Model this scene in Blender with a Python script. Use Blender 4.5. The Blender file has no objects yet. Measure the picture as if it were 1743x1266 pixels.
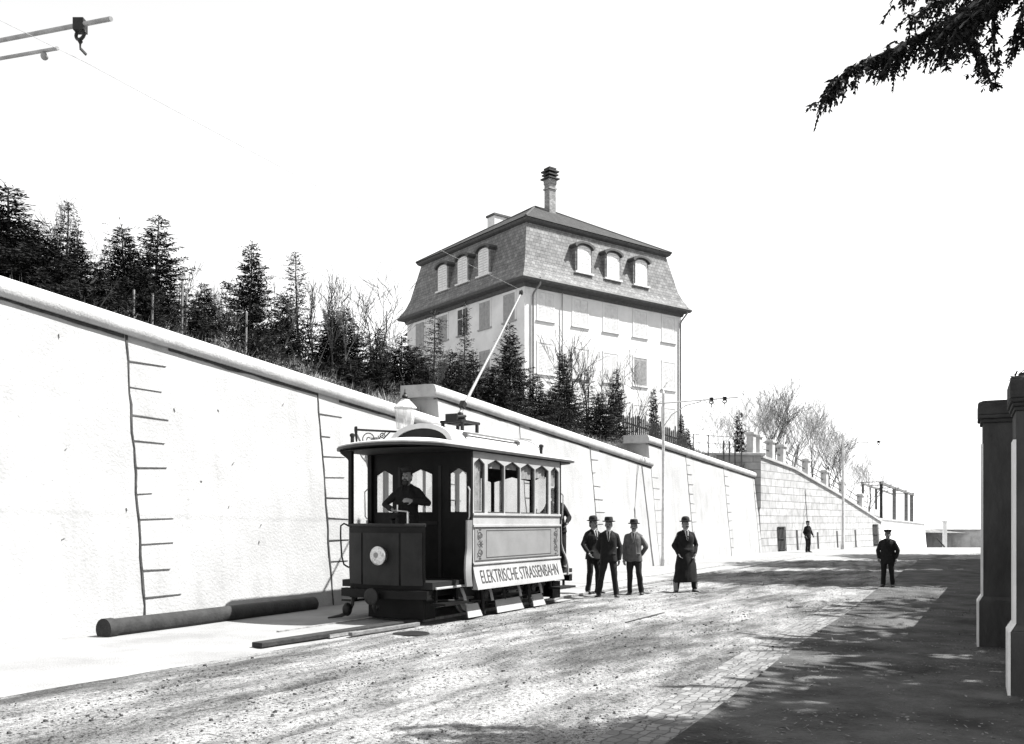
import bpy, bmesh, math, random
from mathutils import Vector, Matrix, noise

R = math.radians
SC = bpy.context.scene
COL = SC.collection
F = 1550.0          # focal length in photo pixels
CX, HY = 871.5, 888.0   # centre column, horizon row
CAMZ = 1.75
rnd = random.Random(7)

# ------------------------------------------------------------------ frames
DX, DY = 0.4821, 0.8761         # direction of road, tram and wall
NX, NY = 0.8761, -0.4821        # from the wall towards the road
WALL_D = 12.09
BATTER = 0.095

def P(px, py, Y):
    return Vector(((px - CX) / F * Y, Y, CAMZ + (HY - py) / F * Y))

def G(px, py, z=0.0):
    Y = (CAMZ - z) * F / (py - HY)
    return Vector(((px - CX) / F * Y, Y, z))

def SD(s, D, z=0.0):
    return Vector((-NX * D + DX * s, -NY * D + DY * s, z))

def to_sd(p):
    return (p.x * DX + p.y * DY, -(p.x * NX + p.y * NY))

def on_wall(px, py):
    """Point of the battered wall face seen at a photo pixel, as (s, height)."""
    k = (px - CX) / F
    m = (HY - py) / F
    # X = -NX*(D+b h)+DX s ; Y = -NY*(D+b h)+DY s ; X = kY ; h-CAMZ = mY
    # solve for s,h
    a1, b1 = DX - k * DY, -NX * BATTER + k * NY * BATTER
    c1 = NX * WALL_D - k * NY * WALL_D
    a2, b2 = -m * DY, 1 + m * NY * BATTER
    c2 = CAMZ - m * NY * WALL_D
    det = a1 * b2 - a2 * b1
    return ((c1 * b2 - c2 * b1) / det, (a1 * c2 - a2 * c1) / det)

# ------------------------------------------------------------------ materials
def mat(name, base, rough=0.8, var=0.0, scale=4.0, bump=0.0, bscale=30.0, dark=None, spec=0.3, stretch=None, metal=0.0, detail=6.0, thresh=None, specks=0.0):
    m = bpy.data.materials.new(name)
    m.use_nodes = True
    nt = m.node_tree
    b = nt.nodes['Principled BSDF']
    b.inputs['Roughness'].default_value = rough
    b.inputs['Specular IOR Level'].default_value = spec
    b.inputs['Metallic'].default_value = metal
    b.inputs['Base Color'].default_value = (base, base, base, 1)
    tc = nt.nodes.new('ShaderNodeTexCoord')
    mp = nt.nodes.new('ShaderNodeMapping')
    nt.links.new(tc.outputs['Object'], mp.inputs['Vector'])
    if stretch:
        mp.inputs['Scale'].default_value = stretch
    if var > 0:
        n = nt.nodes.new('ShaderNodeTexNoise')
        n.inputs['Scale'].default_value = scale
        n.inputs['Detail'].default_value = detail
        n.inputs['Roughness'].default_value = 0.65
        nt.links.new(mp.outputs['Vector'], n.inputs['Vector'])
        r = nt.nodes.new('ShaderNodeValToRGB')
        lo = max(0.004, base * (1 - var)) if dark is None else dark
        hi = min(0.9, base * (1 + var * 0.6))
        t0, t1 = thresh or (0.35, 0.65)
        r.color_ramp.elements[0].position = t0
        r.color_ramp.elements[1].position = t1
        r.color_ramp.elements[0].color = (lo, lo, lo, 1)
        r.color_ramp.elements[1].color = (hi, hi, hi, 1)
        nt.links.new(n.outputs['Fac'], r.inputs['Fac'])
        nt.links.new(r.outputs['Color'], b.inputs['Base Color'])
        if specks > 0:
            # weather streaks running down and scattered small blemishes
            last = r.outputs['Color']
            for (sc, sz, p0, p1, dk) in ((3.0, 0.12, 0.30, 0.50, 1 - specks * 0.55), (11.0, 1.0, 0.27, 0.33, 1 - specks * 1.6), (5.0, 4.0, 0.26, 0.31, 1 - specks)):
                m2 = nt.nodes.new('ShaderNodeMapping')
                m2.inputs['Scale'].default_value = (1, 1, sz)
                nt.links.new(tc.outputs['Object'], m2.inputs['Vector'])
                ns = nt.nodes.new('ShaderNodeTexNoise')
                ns.inputs['Scale'].default_value = sc
                ns.inputs['Detail'].default_value = 7
                ns.inputs['Roughness'].default_value = 0.6
                nt.links.new(m2.outputs['Vector'], ns.inputs['Vector'])
                rs = nt.nodes.new('ShaderNodeValToRGB')
                rs.color_ramp.elements[0].position = p0
                rs.color_ramp.elements[1].position = p1
                rs.color_ramp.elements[0].color = (dk, dk, dk, 1)
                rs.color_ramp.elements[1].color = (1, 1, 1, 1)
                nt.links.new(ns.outputs['Fac'], rs.inputs['Fac'])
                mm = nt.nodes.new('ShaderNodeMix')
                mm.data_type = 'RGBA'
                mm.blend_type = 'MULTIPLY'
                mm.inputs[0].default_value = 1.0
                nt.links.new(last, mm.inputs[6])
                nt.links.new(rs.outputs['Color'], mm.inputs[7])
                last = mm.outputs[2]
            nt.links.new(last, b.inputs['Base Color'])
    if bump > 0:
        n2 = nt.nodes.new('ShaderNodeTexNoise')
        n2.inputs['Scale'].default_value = bscale
        n2.inputs['Detail'].default_value = 5
        nt.links.new(mp.outputs['Vector'], n2.inputs['Vector'])
        bp = nt.nodes.new('ShaderNodeBump')
        bp.inputs['Strength'].default_value = bump
        bp.inputs['Distance'].default_value = 0.03
        nt.links.new(n2.outputs['Fac'], bp.inputs['Height'])
        nt.links.new(bp.outputs['Normal'], b.inputs['Normal'])
    return m

def brick_mat(name, base, joint, bw, rh, mortar=0.012, rough=0.85, var=0.25, bump=0.35, offset=0.5, rot=(0, 0, 0), smooth=0.2, warp=0.0):
    """Coursed masonry, tiles or setts: colour varies from stone to stone, joints are recessed."""
    m = bpy.data.materials.new(name)
    m.use_nodes = True
    nt = m.node_tree
    b = nt.nodes['Principled BSDF']
    b.inputs['Roughness'].default_value = rough
    b.inputs['Specular IOR Level'].default_value = 0.2
    tc = nt.nodes.new('ShaderNodeTexCoord')
    mp = nt.nodes.new('ShaderNodeMapping')
    mp.inputs['Rotation'].default_value = rot
    src = tc.outputs['UV']
    nt.links.new(src, mp.inputs['Vector'])
    br = nt.nodes.new('ShaderNodeTexBrick')
    br.offset = offset
    br.inputs['Scale'].default_value = 1.0
    br.inputs['Brick Width'].default_value = bw
    br.inputs['Row Height'].default_value = rh
    br.inputs['Mortar Size'].default_value = mortar
    br.inputs['Mortar Smooth'].default_value = smooth
    lo, hi = base * (1 - var), min(0.88, base * (1 + var))
    br.inputs['Color1'].default_value = (lo, lo, lo, 1)
    br.inputs['Color2'].default_value = (hi, hi, hi, 1)
    br.inputs['Mortar'].default_value = (joint, joint, joint, 1)
    if warp > 0:
        wn = nt.nodes.new('ShaderNodeTexNoise')
        wn.inputs['Scale'].default_value = 5.0
        wn.inputs['Detail'].default_value = 3
        nt.links.new(mp.outputs['Vector'], wn.inputs['Vector'])
        ws = nt.nodes.new('ShaderNodeVectorMath')
        ws.operation = 'SCALE'
        ws.inputs['Scale'].default_value = warp
        nt.links.new(wn.outputs['Color'], ws.inputs[0])
        wa = nt.nodes.new('ShaderNodeVectorMath')
        wa.operation = 'ADD'
        nt.links.new(mp.outputs['Vector'], wa.inputs[0])
        nt.links.new(ws.outputs[0], wa.inputs[1])
        nt.links.new(wa.outputs[0], br.inputs['Vector'])
    else:
        nt.links.new(mp.outputs['Vector'], br.inputs['Vector'])
    n = nt.nodes.new('ShaderNodeTexNoise')
    n.inputs['Scale'].default_value = 2.5
    n.inputs['Detail'].default_value = 8
    nt.links.new(tc.outputs['Object'], n.inputs['Vector'])
    r = nt.nodes.new('ShaderNodeValToRGB')
    r.color_ramp.elements[0].position = 0.3
    r.color_ramp.elements[0].color = (0.72, 0.72, 0.72, 1)
    r.color_ramp.elements[1].position = 0.6
    r.color_ramp.elements[1].color = (1, 1, 1, 1)
    nt.links.new(n.outputs['Fac'], r.inputs['Fac'])
    mx = nt.nodes.new('ShaderNodeMix')
    mx.data_type = 'RGBA'
    mx.blend_type = 'MULTIPLY'
    mx.inputs[0].default_value = 1.0
    nt.links.new(br.outputs['Color'], mx.inputs[6])
    nt.links.new(r.outputs['Color'], mx.inputs[7])
    nt.links.new(mx.outputs[2], b.inputs['Base Color'])
    n2 = nt.nodes.new('ShaderNodeTexNoise')
    n2.inputs['Scale'].default_value = 35
    n2.inputs['Detail'].default_value = 4
    nt.links.new(tc.outputs['Object'], n2.inputs['Vector'])
    ma = nt.nodes.new('ShaderNodeMath')
    ma.operation = 'MULTIPLY_ADD'
    ma.inputs[1].default_value = 0.35
    nt.links.new(n2.outputs['Fac'], ma.inputs[0])
    inv = nt.nodes.new('ShaderNodeMath')
    inv.operation = 'SUBTRACT'
    inv.inputs[0].default_value = 1.0
    nt.links.new(br.outputs['Fac'], inv.inputs[1])
    nt.links.new(inv.outputs[0], ma.inputs[2])
    bp = nt.nodes.new('ShaderNodeBump')
    bp.inputs['Strength'].default_value = bump
    bp.inputs['Distance'].default_value = 0.02
    nt.links.new(ma.outputs[0], bp.inputs['Height'])
    nt.links.new(bp.outputs['Normal'], b.inputs['Normal'])
    return m

def glass_mat(name, gloss=0.12, tint=0.9):
    m = bpy.data.materials.new(name)
    m.use_nodes = True
    nt = m.node_tree
    nt.nodes.clear()
    o = nt.nodes.new('ShaderNodeOutputMaterial')
    t = nt.nodes.new('ShaderNodeBsdfTransparent')
    t.inputs['Color'].default_value = (tint, tint, tint, 1)
    g = nt.nodes.new('ShaderNodeBsdfGlossy')
    g.inputs['Roughness'].default_value = 0.04
    mx = nt.nodes.new('ShaderNodeMixShader')
    mx.inputs[0].default_value = gloss
    nt.links.new(t.outputs[0], mx.inputs[1])
    nt.links.new(g.outputs[0], mx.inputs[2])
    nt.links.new(mx.outputs[0], o.inputs['Surface'])
    return m

def milk_glass(name):
    m = bpy.data.materials.new(name)
    m.use_nodes = True
    nt = m.node_tree
    nt.nodes.clear()
    o = nt.nodes.new('ShaderNodeOutputMaterial')
    t = nt.nodes.new('ShaderNodeBsdfTransparent')
    d = nt.nodes.new('ShaderNodeBsdfDiffuse')
    d.inputs['Color'].default_value = (0.8, 0.8, 0.8, 1)
    tl = nt.nodes.new('ShaderNodeBsdfTranslucent')
    tl.inputs['Color'].default_value = (0.85, 0.85, 0.85, 1)
    m1 = nt.nodes.new('ShaderNodeMixShader')
    m1.inputs[0].default_value = 0.5
    nt.links.new(d.outputs[0], m1.inputs[1])
    nt.links.new(tl.outputs[0], m1.inputs[2])
    m2 = nt.nodes.new('ShaderNodeMixShader')
    m2.inputs[0].default_value = 0.34
    nt.links.new(t.outputs[0], m2.inputs[1])
    nt.links.new(m1.outputs[0], m2.inputs[2])
    nt.links.new(m2.outputs[0], o.inputs['Surface'])
    return m

M = {}
def setup_materials():
    M['wall'] = mat('pale_wall_stone', 0.335, 0.9, 0.14, 0.9, 0.4, 22, detail=12, specks=0.26)
    M['coping'] = mat('coping_stone', 0.42, 0.85, 0.20, 2.2, 0.3, 30, specks=0.2)
    M['joint'] = mat('joint_and_coping_shade', 0.045, 0.95, 0.5, 8)
    M['joint_faint'] = mat('hairline_joint', 0.17, 0.95, 0.3, 8)
    M['near_arm'] = mat('galvanised_arm', 0.26, 0.5, 0.3, 5)
    M['joint_mid'] = mat('quoin_bed_joint', 0.075, 0.95, 0.5, 8)
    M['joint_worn'] = mat('worn_joint', 0.13, 0.95, 0.5, 8)
    M['ashlar'] = brick_mat('ashlar_stone', 0.35, 0.10, 0.95, 0.42, 0.013, var=0.13, bump=0.6)
    M['plaster'] = mat('house_plaster', 0.58, 0.9, 0.12, 0.9, 0.15, 40)
    M['slate'] = brick_mat('mansard_slates', 0.175, 0.06, 0.28, 0.22, 0.012, var=0.22, bump=0.5)
    M['slate_dark'] = brick_mat('upper_roof_tiles', 0.035, 0.02, 0.28, 0.22, 0.014, var=0.3, bump=0.5)
    M['trim'] = mat('dark_eaves_wood', 0.06, 0.7, 0.3, 6)
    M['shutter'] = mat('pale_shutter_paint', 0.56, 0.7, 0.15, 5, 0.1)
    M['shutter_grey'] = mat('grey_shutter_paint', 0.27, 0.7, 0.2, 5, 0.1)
    M['dormer'] = mat('dormer_front_paint', 0.6, 0.7, 0.12, 5, 0.1)
    M['zinc'] = mat('zinc_pipe', 0.16, 0.5, 0.25, 3)
    M['chimney'] = brick_mat('chimney_brick', 0.28, 0.14, 0.25, 0.09, 0.012, var=0.25)
    M['iron'] = mat('black_iron', 0.012, 0.55, 0.4, 12, 0.15, 60)
    M['rust'] = mat('pipe_cast_iron', 0.022, 0.75, 0.45, 5, 0.3, 26)
    M['pale_iron'] = mat('pale_painted_iron', 0.55, 0.6, 0.25, 6)
    M['timber'] = mat('dark_timber', 0.025, 0.85, 0.5, 3, 0.4, 20, stretch=(0.3, 3, 3))
    M['timber_pale'] = mat('pale_timber', 0.14, 0.85, 0.35, 3, 0.4, 20, stretch=(0.3, 3, 3))
    M['fence'] = mat('weathered_pickets', 0.10, 0.9, 0.4, 5)
    M['t_dark'] = mat('tram_dark_varnish', 0.007, 0.5, 0.4, 3, 0.06, 40, spec=0.15)
    M['t_dark2'] = mat('tram_dark_panel', 0.016, 0.5, 0.35, 3, 0.06, 40, spec=0.2)
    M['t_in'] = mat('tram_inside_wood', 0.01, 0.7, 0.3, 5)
    M['t_white'] = mat('tram_white_paint', 0.32, 0.42, 0.16, 2.2, 0.04, 40, spec=0.4, specks=0.12)
    M['t_panel'] = mat('tram_grey_panel', 0.20, 0.4, 0.14, 1.7, 0.04, 40, spec=0.45)
    M['t_line'] = mat('tram_lining_paint', 0.05, 0.5)
    M['t_roof'] = mat('tram_canvas_roof', 0.5, 0.85, 0.12, 3, 0.15, 60)
    M['t_frame'] = mat('tram_window_frame', 0.05, 0.5, 0.25, 6)
    M['brass'] = mat('brass', 0.55, 0.28, 0.2, 6, metal=0.85)
    M['steel'] = mat('worn_steel', 0.36, 0.45, 0.4, 9, metal=0.5)
    M['lens'] = mat('lamp_reflector', 0.60, 0.15, 0.45, 16, 0.1, 20)
    M['glass'] = glass_mat('window_glass', 0.16, 0.95)
    M['lamp_glass'] = milk_glass('milk_glass')
    M['stake'] = mat('peeled_stake', 0.20, 0.9, 0.3, 9)
    M['pole_grey'] = mat('trolley_pole_paint', 0.30, 0.5, 0.2, 6)
    M['curtain'] = mat('window_curtain', 0.30, 0.9, 0.3, 9)
    M['skin'] = mat('skin', 0.21, 0.6, 0.15, 8)
    M['cloth_black'] = mat('black_wool', 0.008, 0.95, 0.35, 9, 0.4, 70)
    M['cloth_dark'] = mat('dark_wool', 0.013, 0.95, 0.35, 9, 0.4, 70)
    M['cloth_grey'] = mat('grey_wool', 0.09, 0.95, 0.3, 9, 0.4, 70)
    M['gaiter'] = mat('gaiter_cloth', 0.20, 0.9, 0.2, 9)
    M['litter'] = mat('leaf_litter_bits', 0.16, 0.9, 0.6, 30)
    M['cloth_pale'] = mat('pale_linen', 0.45, 0.9, 0.2, 9, 0.3, 60)
    M['felt'] = mat('hat_felt', 0.02, 0.9, 0.3, 14)
    M['leather'] = mat('boot_leather', 0.014, 0.5, 0.3, 14)
    M['hair'] = mat('dark_hair', 0.02, 0.7, 0.4, 30)
    M['needles'] = mat('spruce_needles', 0.010, 0.8, 0.6, 2.5, spec=0.2)
    M['needles2'] = mat('dull_needles', 0.016, 0.8, 0.6, 2.5, spec=0.2)
    M['bark'] = mat('dark_bark', 0.07, 0.95, 0.5, 9, 0.5, 30)
    M['bark_pale'] = mat('pale_bark', 0.30, 0.95, 0.4, 9, 0.5, 30)
    M['dry_grass'] = mat('dry_grass', 0.24, 0.95, 0.5, 3)
    M['hill'] = mat('hill_turf', 0.15, 1.0, 0.75, 1.3, 0.9, 14, detail=10)
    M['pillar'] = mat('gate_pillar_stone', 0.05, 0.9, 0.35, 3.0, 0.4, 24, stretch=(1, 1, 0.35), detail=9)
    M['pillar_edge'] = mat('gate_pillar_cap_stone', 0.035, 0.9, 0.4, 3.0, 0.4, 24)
    M['stone_chip'] = mat('road_stone', 0.045, 0.95, 0.6, 40)
    M['leaf'] = mat('dark_leaf', 0.02, 0.7, 0.5, 3)
    M['whitewash_and_lit_edge'] = mat('whitewash_and_lit_edge', 0.68, 0.9, 0.12, 2, 0.2, 20)
    M['far_wall'] = mat('far_plaster', 0.45, 0.9, 0.2, 1.2)
    M['far_roof'] = mat('far_roof_tiles', 0.40, 0.9, 0.25, 2)

# ------------------------------------------------------------------ mesh builder
class MB:
    def __init__(self):
        self.v = []
        self.f = []

    def add(self, vs, fs):
        o = len(self.v)
        self.v.extend([tuple(p) for p in vs])
        self.f.extend([tuple(i + o for i in f) for f in fs])
        return self

    def box(self, x0, x1, y0, y1, z0, z1):
        vs = [(x0, y0, z0), (x1, y0, z0), (x1, y1, z0), (x0, y1, z0), (x0, y0, z1), (x1, y0, z1), (x1, y1, z1), (x0, y1, z1)]
        return self.add(vs, [(0, 3, 2, 1), (4, 5, 6, 7), (0, 1, 5, 4), (1, 2, 6, 5), (2, 3, 7, 6), (3, 0, 4, 7)])

    def hexa(self, b4, t4):
        """bottom ring and top ring, both counter-clockwise seen from above"""
        return self.add(list(b4) + list(t4), [(3, 2, 1, 0), (4, 5, 6, 7), (0, 1, 5, 4), (1, 2, 6, 5), (2, 3, 7, 6), (3, 0, 4, 7)])

    def prism(self, poly, a, b):
        """poly: list of Vectors; extruded by vector b-a"""
        n = len(poly)
        off = Vector(b) - Vector(a)
        vs = [Vector(p) for p in poly] + [Vector(p) + off for p in poly]
        fs = [tuple(reversed(range(n))), tuple(range(n, 2 * n))]
        for i in range(n):
            j = (i + 1) % n
            fs.append((i, j, j + n, i + n))
        return self.add(vs, fs)

    def beam(self, p0, p1, w, h, up=(0, 0, 1)):
        p0, p1 = Vector(p0), Vector(p1)
        t = (p1 - p0).normalized()
        s = t.cross(Vector(up))
        if s.length < 1e-4:
            s = t.cross(Vector((0, 1, 0)))
        s.normalize()
        u = s.cross(t)
        ring = lambda p: [p - s * w / 2 - u * h / 2, p + s * w / 2 - u * h / 2, p + s * w / 2 + u * h / 2, p - s * w / 2 + u * h / 2]
        a, b = ring(p0), ring(p1)
        return self.add(a + b, [(0, 3, 2, 1), (4, 5, 6, 7), (0, 1, 5, 4), (1, 2, 6, 5), (2, 3, 7, 6), (3, 0, 4, 7)])

    def tube(self, pts, rad, n=8, caps=True, flat=1.0):
        pts = [Vector(p) for p in pts]
        if not isinstance(rad, (list, tuple)):
            rad = [rad] * len(pts)
        base = len(self.v)
        t0 = (pts[1] - pts[0]).normalized()
        a = t0.cross(Vector((0, 0, 1)))
        if a.length < 0.05:
            a = t0.cross(Vector((1, 0, 0)))
        a.normalize()
        for i, p in enumerate(pts):
            if i == 0:
                t = t0
            elif i == len(pts) - 1:
                t = (pts[i] - pts[i - 1]).normalized()
            else:
                t = ((pts[i + 1] - p).normalized() + (p - pts[i - 1]).normalized())
                t = t.normalized() if t.length > 1e-6 else t0
            a = a - t * a.dot(t)
            if a.length < 1e-5:
                a = t.cross(Vector((1, 0, 0)))
            a.normalize()
            b = t.cross(a)
            for k in range(n):
                w = 2 * math.pi * k / n
                self.v.append(tuple(p + a * math.cos(w) * rad[i] + b * math.sin(w) * rad[i] * flat))
        for i in range(len(pts) - 1):
            for k in range(n):
                k2 = (k + 1) % n
                self.f.append((base + i * n + k, base + i * n + k2, base + (i + 1) * n + k2, base + (i + 1) * n + k))
        if caps:
            self.f.append(tuple(base + k for k in reversed(range(n))))
            self.f.append(tuple(base + (len(pts) - 1) * n + k for k in range(n)))
        return self

    def lathe(self, prof, c=(0, 0, 0), n=24, axis='z', ry=1.0):
        """prof: (radius, height) from bottom to top"""
        base = len(self.v)
        c = Vector(c)
        for (r, h) in prof:
            for k in range(n):
                w = 2 * math.pi * k / n
                x, y = r * math.cos(w), r * math.sin(w) * ry
                q = (x, y, h) if axis == 'z' else ((h, x, y) if axis == 'x' else (y, h, x))
                self.v.append(tuple(c + Vector(q)))
        for i in range(len(prof) - 1):
            for k in range(n):
                k2 = (k + 1) % n
                self.f.append((base + i * n + k, base + i * n + k2, base + (i + 1) * n + k2, base + (i + 1) * n + k))
        self.f.append(tuple(base + k for k in reversed(range(n))))
        self.f.append(tuple(base + (len(prof) - 1) * n + k for k in range(n)))
        return self

    def ball(self, c, r, n=12, m=8):
        if not isinstance(r, (list, tuple)):
            r = (r, r, r)
        base = len(self.v)
        for i in range(1, m):
            ph = math.pi * i / m
            for k in range(n):
                w = 2 * math.pi * k / n
                self.v.append((c[0] + r[0] * math.sin(ph) * math.cos(w), c[1] + r[1] * math.sin(ph) * math.sin(w), c[2] - r[2] * math.cos(ph)))
        self.v.append((c[0], c[1], c[2] - r[2]))
        self.v.append((c[0], c[1], c[2] + r[2]))
        lo, hi = len(self.v) - 2, len(self.v) - 1
        for i in range(m - 2):
            for k in range(n):
                k2 = (k + 1) % n
                self.f.append((base + i * n + k, base + i * n + k2, base + (i + 1) * n + k2, base + (i + 1) * n + k))
        for k in range(n):
            k2 = (k + 1) % n
            self.f.append((lo, base + k2, base + k))
            self.f.append((hi, base + (m - 2) * n + k, base + (m - 2) * n + k2))
        return self

    def capsule(self, p0, p1, r0, r1, n=10):
        self.tube([p0, p1], [r0, r1], n)
        self.ball(p0, r0, n, 6)
        self.ball(p1, r1, n, 6)
        return self

    def loft(self, rings, caps=True):
        n = len(rings[0])
        base = len(self.v)
        for r in rings:
            self.v.extend(tuple(p) for p in r)
        for i in range(len(rings) - 1):
            for k in range(n):
                k2 = (k + 1) % n
                self.f.append((base + i * n + k, base + i * n + k2, base + (i + 1) * n + k2, base + (i + 1) * n + k))
        if caps:
            self.f.append(tuple(base + k for k in reversed(range(n))))
            self.f.append(tuple(base + (len(rings) - 1) * n + k for k in range(n)))
        return self

    def blade(self, p, d, L, w, side=None):
        d = Vector(d)
        if side is None:
            side = d.cross(Vector((rnd.uniform(-1, 1), rnd.uniform(-1, 1), rnd.uniform(-1, 1))))
        if side.length < 1e-5:
            return self
        side = side.normalized() * w * 0.5
        p = Vector(p)
        q = p + d * L * 0.45
        o = len(self.v)
        self.v.extend([tuple(p), tuple(q + side), tuple(p + d * L), tuple(q - side)])
        self.f.append((o, o + 1, o + 2, o + 3))
        return self

    def mesh(self, name, m=None, smooth=False, uv=False):
        me = bpy.data.meshes.new(name)
        me.from_pydata(self.v, [], self.f)
        me.validate()
        if m is not None:
            me.materials.append(m)
        if smooth:
            me.polygons.foreach_set('use_smooth', [True] * len(me.polygons))
        me.update()
        if uv:
            planar_uv(me)
        return me

    def build(self, name, m, parent=None, smooth=False, bevel=0.0, uv=False, seg=2):
        o = bpy.data.objects.new(name, self.mesh(name, m, smooth, uv))
        COL.objects.link(o)
        if parent is not None:
            o.parent = parent
        if bevel > 0:
            b = o.modifiers.new('bevel', 'BEVEL')
            b.width = bevel
            b.segments = seg
            b.limit_method = 'ANGLE'
            b.angle_limit = R(35)
        if smooth and bevel == 0:
            try:
                me = o.data
                bm = bmesh.new()
                bm.from_mesh(me)
                for e in bm.edges:
                    if len(e.link_faces) == 2 and e.calc_face_angle(0) > R(42):
                        e.smooth = False
                bm.to_mesh(me)
                bm.free()
            except Exception:
                pass
        return o

def planar_uv(me):
    """World-sized uv on every face: u along the level direction of the face, v up its slope."""
    uvl = me.uv_layers.new(name='UVMap')
    for p in me.polygons:
        n = p.normal
        u = Vector((0, 0, 1)).cross(n)
        u = u.normalized() if u.length > 0.05 else Vector((DX, DY, 0))
        w = n.cross(u)
        for li in p.loop_indices:
            co = me.vertices[me.loops[li].vertex_index].co
            uvl.data[li].uv = (co.dot(u), co.dot(w))

# ------------------------------------------------------------------ things
def tag(o, label, cat, group=None):
    o['label'] = label
    o['category'] = cat
    if group:
        o['group'] = group
    return o

def thing(name, label, cat, loc=(0, 0, 0), rotz=0.0, group=None):
    o = bpy.data.objects.new(name, None)
    o.empty_display_size = 0.3
    o.location = loc
    o.rotation_euler = (0, 0, rotz)
    COL.objects.link(o)
    return tag(o, label, cat, group)

def structure(o):
    o['kind'] = 'structure'
    return o

def stuff(o, label=None):
    o['kind'] = 'stuff'
    if label:
        o['label'] = label
    return o

def dup(root, loc, rotz=0.0, scale=None, label=None, group=None):
    r = root.copy()
    COL.objects.link(r)
    r.location = loc
    r.rotation_euler = (0, 0, rotz)
    if scale is not None:
        r.scale = scale
    if label:
        r['label'] = label
    if group:
        r['group'] = group
    for ch in list(root.children):
        c = ch.copy()
        COL.objects.link(c)
        c.parent = r
        for g in list(ch.children):
            d = g.copy()
            COL.objects.link(d)
            d.parent = c
    return r

def remeshed(mb, name, m, parent, voxel=0.012, smooth=4, fold=0.0, ffreq=9.0, seed=0):
    """Closed overlapping volumes fused into one continuous skin."""
    tmp = bpy.data.objects.new('tmp', mb.mesh('tmp'))
    COL.objects.link(tmp)
    r = tmp.modifiers.new('r', 'REMESH')
    r.mode = 'VOXEL'
    r.voxel_size = voxel
    s = tmp.modifiers.new('s', 'SMOOTH')
    s.factor = 0.5
    s.iterations = smooth
    dg = bpy.context.evaluated_depsgraph_get()
    me = bpy.data.meshes.new_from_object(tmp.evaluated_get(dg))
    me.name = name
    old = tmp.data
    bpy.data.objects.remove(tmp)
    bpy.data.meshes.remove(old)
    if fold > 0:
        nrm = [v.normal.copy() for v in me.vertices]
        for v, nn in zip(me.vertices, nrm):
            q = Vector((v.co.x * ffreq + seed, v.co.y * ffreq, v.co.z * ffreq * 0.6))
            v.co += nn * fold * noise.noise(q)
    me.materials.clear()
    me.materials.append(m)
    me.polygons.foreach_set('use_smooth', [True] * len(me.polygons))
    o = bpy.data.objects.new(name, me)
    COL.objects.link(o)
    o.parent = parent
    return o
# ------------------------------------------------------------------ world, sun, camera
SUN_EL, SUN_X, SUN_Y = R(55), 0.993, 0.10
def setup_world():
    w = bpy.data.worlds.new('World')
    SC.world = w
    w.use_nodes = True
    nt = w.node_tree
    bg = nt.nodes['Background']
    sky = nt.nodes.new('ShaderNodeTexSky')
    sky.sky_type = 'NISHITA'
    sky.sun_disc = False
    sky.sun_elevation = SUN_EL
    sky.sun_rotation = math.atan2(SUN_X, SUN_Y)
    sky.air_density = 1.0
    sky.dust_density = 0.0
    sky.altitude = 0
    bw = nt.nodes.new('ShaderNodeSeparateColor')   # a plate sensitive to blue light only sees the sky's blue
    nt.links.new(sky.outputs[0], bw.inputs[0])
    cb = nt.nodes.new('ShaderNodeCombineColor')
    for i in range(3):
        nt.links.new(bw.outputs[2], cb.inputs[i])
    nt.links.new(cb.outputs[0], bg.inputs['Color'])
    bg.inputs['Strength'].default_value = SKY_STRENGTH
    l = bpy.data.lights.new('sun', 'SUN')
    l.energy = 5.0
    l.angle = R(0.5)
    l.color = (1, 0.995, 0.98)
    o = bpy.data.objects.new('sun', l)
    COL.objects.link(o)
    d = Vector((SUN_X * math.cos(SUN_EL), SUN_Y * math.cos(SUN_EL), math.sin(SUN_EL)))
    o.rotation_euler = (-d).to_track_quat('-Z', 'Y').to_euler()
    o.location = (20, -5, 30)
    c = bpy.data.cameras.new('camera')
    c.sensor_width = 36
    c.lens = F / 1743 * 36
    c.shift_y = (HY - 633) / 1743
    c.clip_start = 0.05
    c.clip_end = 3000
    co = bpy.data.objects.new('camera', c)
    COL.objects.link(co)
    co.location = (0, 0, CAMZ)
    co.rotation_euler = (R(90), 0, 0)
    SC.camera = co
    v = SC.view_settings
    v.view_transform = 'Standard'
    v.look = 'None'
    v.exposure = EXPOSURE
    v.gamma = 1
    v.use_curve_mapping = False
    SC.cycles.max_bounces = 6
    SC.cycles.transparent_max_bounces = 12

SKY_STRENGTH = 0.10
EXPOSURE = 1.5

# ------------------------------------------------------------------ ground
def ground_z(x, y):
    far = max(0.0, y - 60.0)
    return -0.028 * far if far < 120 else -0.028 * 120 - 0.004 * (far - 120)

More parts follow.
